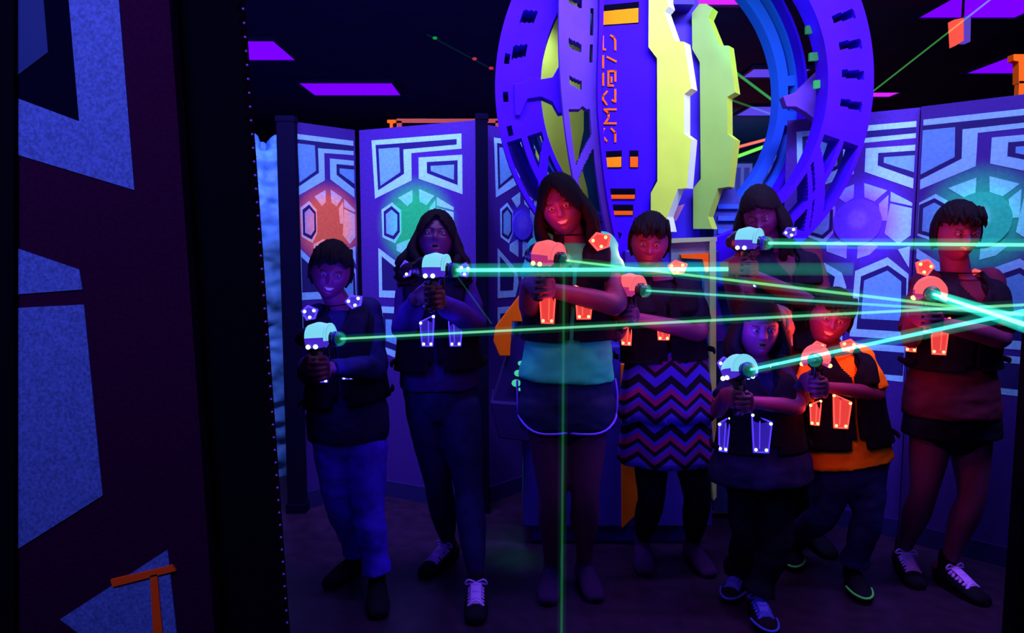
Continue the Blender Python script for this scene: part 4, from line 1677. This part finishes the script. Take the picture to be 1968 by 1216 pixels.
def person2(sp):
    # turn foot pixels into joints by wrapping W lookups
    j = dict(sp['j'])
    sp = dict(sp)
    Y = sp['Y']
    extra = {}
    for s_ in 'RL':
        heel, toe = ft(*sp['foot' + s_])
        extra['ft' + s_ + '0'] = heel
        extra['ft' + s_ + '1'] = toe
        d = (toe - heel)
        extra['an' + s_] = heel + d * .2 + V((0, 0, .09))
    global W
    W0 = W

    class K(dict):
        pass
    sp['j'] = j
    # joints given directly
    sp['_extra'] = extra
    return sp


# person() reads joints through W; add the floor joints afterwards
import types
_src_person = person


def build(sp):
    extra = person2(sp)['_extra']
    Y = sp['Y']
    j = dict(sp['j'])
    # hips and knees
    hip = W(j['hip'][0], j['hip'][1], Y)
    # express extra joints as pixels again: camera projection of the 3-D point
    def proj(p):
        c, s = math.cos(PITCH), math.sin(PITCH)
        q = p - V((0, 0, CAMZ))
        z = q.dot(V((0, c, -s)))
        return (984 + FPX * q.x / z, 608 - FPX * q.dot(V((0, s, c))) / z, p.y - Y)
    for k_, v in extra.items():
        j[k_] = proj(v)
    sp = dict(sp)
    sp['j'] = j
    return _src_person(sp)


build(dict(
    label='boy in a dark jacket and blue jeans with a blue lit vest, leftmost player', gun_label='blue lit laser gun held by the leftmost boy',
    Y=2.85, H=1.45, team=BLU, hh=.215, hair='short', hrot=(14, 12, 8), smile=.8, skin=m_skin,
    j=dict(head=(636, 522, -.06), shR=(604, 612), shL=(716, 596), elR=(597, 715, -.06), elL=(722, 706, -.06), hip=(668, 800),
           hR=(645, 835), hL=(698, 835), knR=(655, 965, .02), knL=(708, 975, -.03)),
    footR=(628, 1132, .24, -28), footL=(728, 1192, .24, 12),
    lens=(650, 651, 2.46), aim=(1968, 585, 2.05),
    shirt=dict(mat=m_navy, sleeve='long', t0=-.22, flare=.02), bottom=dict(kind='trousers', mat=m_denim, hemw=.05),
    shoes=dict(mat=m_shoe), leds=[('shoulder', 597, 601, .055, .05, 0, 1), ('shoulder', 682, 579, .06, .045, 12, 1), ('chest', 622, 712, .05, .08, 0, 1), ('chest', 668, 706, .05, .08, 0, -1)]))

build(dict(
    label='girl with wavy hair and raised chin, dark jeans, blue lit vest', gun_label='blue lit laser gun held up by the girl with wavy hair',
    Y=2.95, H=1.55, team=BLU, hh=.215, hair='wavy', hlen=.11, hrot=(4, -16, 3), smile=0, openm=1, skin=m_skin_d, hl=.70,
    j=dict(head=(838, 462, -.04), shR=(782, 540), shL=(894, 536), elR=(776, 632, -.08), elL=(912, 622, -.08), hip=(845, 735),
           hR=(820, 775), hL=(880, 775), knR=(842, 925, .03), knL=(900, 935, -.06)),
    footR=(812, 1112, .24, -30), footL=(914, 1203, .24, 2),
    lens=(873, 519, 2.52), aim=(1968, 516, 2.1), gl=.8,
    shirt=dict(mat=m_viol, sleeve='long', t0=-.05), bottom=dict(kind='leggings', mat=m_denimd),
    shoes=dict(mat=m_shoe, lace=m_lace), leds=[('shoulder', 782, 517, .04, .06, 0, 1), ('shoulder', 893, 519, .04, .05, 0, -1), ('chest', 822, 634, .055, .12, 0, -1), ('chest', 874, 634, .055, .12, 0, 1)]))

build(dict(
    label='tall smiling girl with long dark hair, mint shirt and trimmed shorts', gun_label='red lit laser gun held at the shoulder of the tall girl in mint',
    Y=2.80, H=1.70, team=RED, hh=.225, hair='long', hlen=.20, hrot=(-12, 8, -14), smile=1, skin=m_skin, part=-.1, hl=.74,
    j=dict(head=(1080, 398, -.05), shR=(1036, 480), shL=(1166, 478), elR=(1018, 590, -.08), elL=(1186, 585, -.14), hip=(1088, 740),
           hR=(1052, 770), hL=(1126, 770), knR=(1062, 950, -.02), knL=(1124, 950, -.02)),
    footR=(1052, 1166, .25, -8), footL=(1146, 1160, .25, 8), hipw=.165,
    lens=(1084, 500, 2.50), aim=(1968, 605, 1.7), gs=1.05,
    shirt=dict(mat=m_teal, sleeve='short', t0=.05, frac=.5, flare=.03), bottom=dict(kind='shorts', mat=m_shorts, frac=.27, trim=m_trim),
    shoes=dict(mat=m_shoev), vest_t=(.35, 1.05), leds=[('shoulder', 1153, 464, .075, .06, 10, 1), ('chest', 1054, 586, .06, .13, 0, -1), ('chest', 1121, 580, .065, .12, 0, 1)]))

build(dict(
    label='short haired child in a chevron striped tunic and black leggings, red lit vest', gun_label='red lit laser gun held by the child in the chevron tunic',
    Y=3.03, H=1.50, team=RED, hh=.22, hair='short', hrot=(-8, 12, 4), smile=.3, skin=m_skin, hipw=.165,
    j=dict(head=(1248, 466, -.05), shR=(1206, 552), shL=(1330, 545), elR=(1186, 640, -.08), elL=(1346, 640, -.12), hip=(1280, 765),
           hR=(1250, 800), hL=(1318, 800), knR=(1252, 955, -.02), knL=(1340, 955, -.02)),
    footR=(1240, 1108, .23, -6), footL=(1366, 1112, .23, 10),
    lens=(1238, 558, 2.66), aim=(1968, 603, 1.8), gl=1.3,
    shirt=dict(mat=m_blackc, sleeve='short', t0=-.05, frac=.8), bottom=dict(kind='leggings', mat=m_blackc),
    skirt=dict(cx=1280, w=.19, mat=m_chev, tiers=[(668, 800, (.86, 1.10), 0), (792, 884, (.97, 1.09), 0)]),
    shoes=dict(mat=m_shoev), vest_t=(.35, 1.05), leds=[('shoulder', 1301, 514, .07, .05, 0, 1), ('chest', 1207, 636, .05, .11, 0, -1), ('chest', 1275, 630, .055, .09, 0, 1)]))

build(dict(
    label='player with long dark hair over the face, standing behind the small child', gun_label='blue lit laser gun held at face height by the long haired player',
    Y=3.23, H=1.68, team=BLU, hh=.225, hair='long', hlen=.22, hrot=(-26, 22, -6), smile=0, skin=m_skin_d,
    j=dict(head=(1462, 412, -.06), shR=(1432, 500), shL=(1560, 492), elR=(1420, 590, -.08), elL=(1572, 590, -.12), hip=(1505, 720),
           hR=(1475, 760), hL=(1540, 760), knR=(1480, 930), knL=(1530, 930)),
    footR=(1474, 1072, .25, -6), footL=(1600, 1076, .25, 6), 
    lens=(1472, 467, 2.72), aim=(1968, 470, 2.2), gl=.7,
    shirt=dict(mat=m_wine, sleeve='short', t0=-.05, frac=.8), bottom=dict(kind='trousers', mat=m_blackc),
    shoes=dict(mat=m_shoe), leds=[('shoulder', 1517, 447, .055, .04, 20, 1), ('chest', 1452, 530, .06, .09, -20, -1)]))

build(dict(
    label='small child in front with a side ponytail and loose dark trousers', gun_label='blue lit laser gun aimed at the camera side by the small child in front',
    Y=2.70, H=1.25, team=BLU, hh=.215, hair='long', hlen=.03, hrot=(-4, 2, 0), smile=0, openm=.6, skin=m_skin,
    j=dict(head=(1456, 632, -.05), shR=(1406, 722), shL=(1512, 720), elR=(1380, 788, -.10), elL=(1534, 782, -.12), hip=(1462, 885),
           hR=(1438, 915), hL=(1488, 915), knR=(1436, 1030), knL=(1490, 1050, -.04)),
    footR=(1398, 1162, .20, -32), footL=(1482, 1226, .20, 0), hipw=.14,
    lens=(1440, 710, 2.38), aim=(1968, 598, 1.45), hs=.82,
    pony=[(1488, 590, .04), (1502, 600, .03), (1506, 630, .0), (1504, 662, -.02)],
    shirt=dict(mat=m_navy, sleeve='short', t0=-.22, frac=.7, flare=.08), bottom=dict(kind='trousers', mat=m_blackc, hemw=.055),
    shoes=dict(mat=m_shoe, stripe=m_shoeb, lace=m_shoeb), leds=[('shoulder', 1392, 700, .05, .05, 0, 1), ('shoulder', 1491, 706, .06, .05, 0, -1), ('chest', 1394, 832, .04, .13, 0, -1), ('chest', 1462, 830, .07, .14, 0, 1)]))

build(dict(
    label='smiling boy with tilted head in an orange shirt and jeans, red lit vest', gun_label='red lit laser gun held under the chin of the boy in orange',
    Y=2.86, H=1.28, team=RED, hh=.215, hair='short', hrot=(-14, 4, 16), smile=1, skin=m_skin,
    j=dict(head=(1594, 612, -.06), shR=(1556, 694), shL=(1664, 684), elR=(1540, 770, -.06), elL=(1688, 756, -.06), hip=(1630, 878),
           hR=(1604, 900), hL=(1660, 900), knR=(1582, 990, .02), knL=(1668, 990, -.02)),
    footR=(1524, 1100, .21, -22), footL=(1662, 1162, .21, -10), hipw=.15,
    lens=(1566, 692, 2.52), aim=(1450, 700, 1.2), gl=1.5, hs=.84, gs=.95,
    shirt=dict(mat=m_shirto, sleeve='short', t0=-.05, frac=.95, flare=.03), bottom=dict(kind='trousers', mat=m_denimd, hemw=.05),
    shoes=dict(mat=m_shoe, stripe=m_lime), leds=[('shoulder', 1570, 668, .05, .045, 0, 1), ('shoulder', 1628, 664, .055, .045, 0, -1), ('chest', 1568, 790, .04, .10, 0, -1), ('chest', 1616, 788, .065, .13, 0, 1)]))

build(dict(
    label='player at the right in dark top and shorts with bright laced sneakers, red lit vest', gun_label='red lit laser gun held by the rightmost player',
    Y=2.86, H=1.58, team=RED, hh=.22, hair='short', hrot=(-6, 8, 0), smile=.5, skin=m_skin,
    j=dict(head=(1838, 448, -.05), shR=(1772, 548), shL=(1908, 545), elR=(1752, 650, -.08), elL=(1926, 650, -.12), hip=(1828, 770),
           hR=(1795, 800), hL=(1864, 800), knR=(1775, 945), knL=(1868, 950, -.02)),
    footR=(1766, 1134, .24, -10), footL=(1896, 1166, .24, 14), hipw=.155, depth=.115,
    lens=(1792, 565, 2.50), aim=(2150, 683, .95), gl=1.6, vest_t=(.30, 1.05),
    shirt=dict(mat=m_wine, sleeve='short', t0=-.12, frac=.9, flare=.035), bottom=dict(kind='shorts', mat=m_blackc, frac=.26),
    shoes=dict(mat=m_shoe, lace=m_lace, high=True), leds=[('shoulder', 1774, 514, .06, .055, -8, -1), ('shoulder', 1880, 530, .075, .06, 0, 1), ('chest', 1756, 650, .05, .10, 0, -1), ('chest', 1806, 644, .06, .14, 0, -1)]))

# ------------------------------------------------------------------ players' laser beams
def pb(x0, y0, Ya, x1, y1, Yb, r, label, core, s, halo=None, hs=0):
    beam(W(x0, y0, Ya), W(x1, y1, Yb), r, label, core, s, halo, hs)


pb(652, 651, 2.45, 2060, 581, 1.9, .0045, 'green laser beam from the leftmost boy crossing the whole group', GRN, 75, (.02, .8, .45), 1.5)
pb(875, 519, 2.51, 1400, 517, 2.2, .0075, 'thick bright green laser beam from the girl with wavy hair', CYN, 75, (.02, .9, .55), 5)
pb(1086, 500, 2.49, 2060, 616, 1.6, .0045, 'green laser beam from the tall girl in mint, sloping down to the right', (.22, 1, .35), 75, (.02, .9, .3), 2)
pb(1240, 558, 2.65, 2060, 609, 1.7, .0045, 'thin turquoise laser beam from the child in the chevron tunic', CYN, 55, (.02, .8, .6), 1.2)
pb(1474, 467, 2.71, 2060, 471, 2.0, .0060, 'level bright green laser beam from the long haired player', (.2, 1, .55), 80, (.02, .9, .5), 4)
pb(1442, 710, 2.37, 2060, 578, 1.3, .0050, 'turquoise laser beam rising to the right from the small child in front', (.10, 1, .8), 85, (.02, .9, .7), 3)
pb(1794, 565, 2.49, 2200, 700, .85, .0050, 'brightest turquoise laser beam from the rightmost player', (.12, 1, .8), 110, (.02, .95, .7), 5)
beam(W(1400, 517, 2.2), W(1640, 517, 2.1), .020, 'pale ghost of the thick green beam continuing right of the console', (.02, .8, .5), 3)
beam(W(1084, 504, 2.50), V((W(1084, 504, 2.5).x, 2.5, .0)), .0055, 'faint green laser beam dropping straight down before the tall girl', (.08, 1, .25), 6, (.02, .7, .2), .3)
beam(W(878, 530, 2.50), W(945, 622, 2.45), .003, 'very faint teal beam slanting down from the wavy haired girl\'s gun', (.05, .6, .6), 10)
gf = floorpt(1000, 1050)
spot('green_floor_light', (gf.x, gf.y + .05, .42), (gf.x, gf.y + .05, 0), 5, (.02, 1, .2), 80, 1.0)  # added lamp, stands in for the laser's glow on the floor
spot('floor_red_light', (W(1500, 504, 2.5).x, 2.4, 1.0), (W(1450, 1000, 2.9).x, 2.8, 0), 1.2, (1, .02, .1), 90)
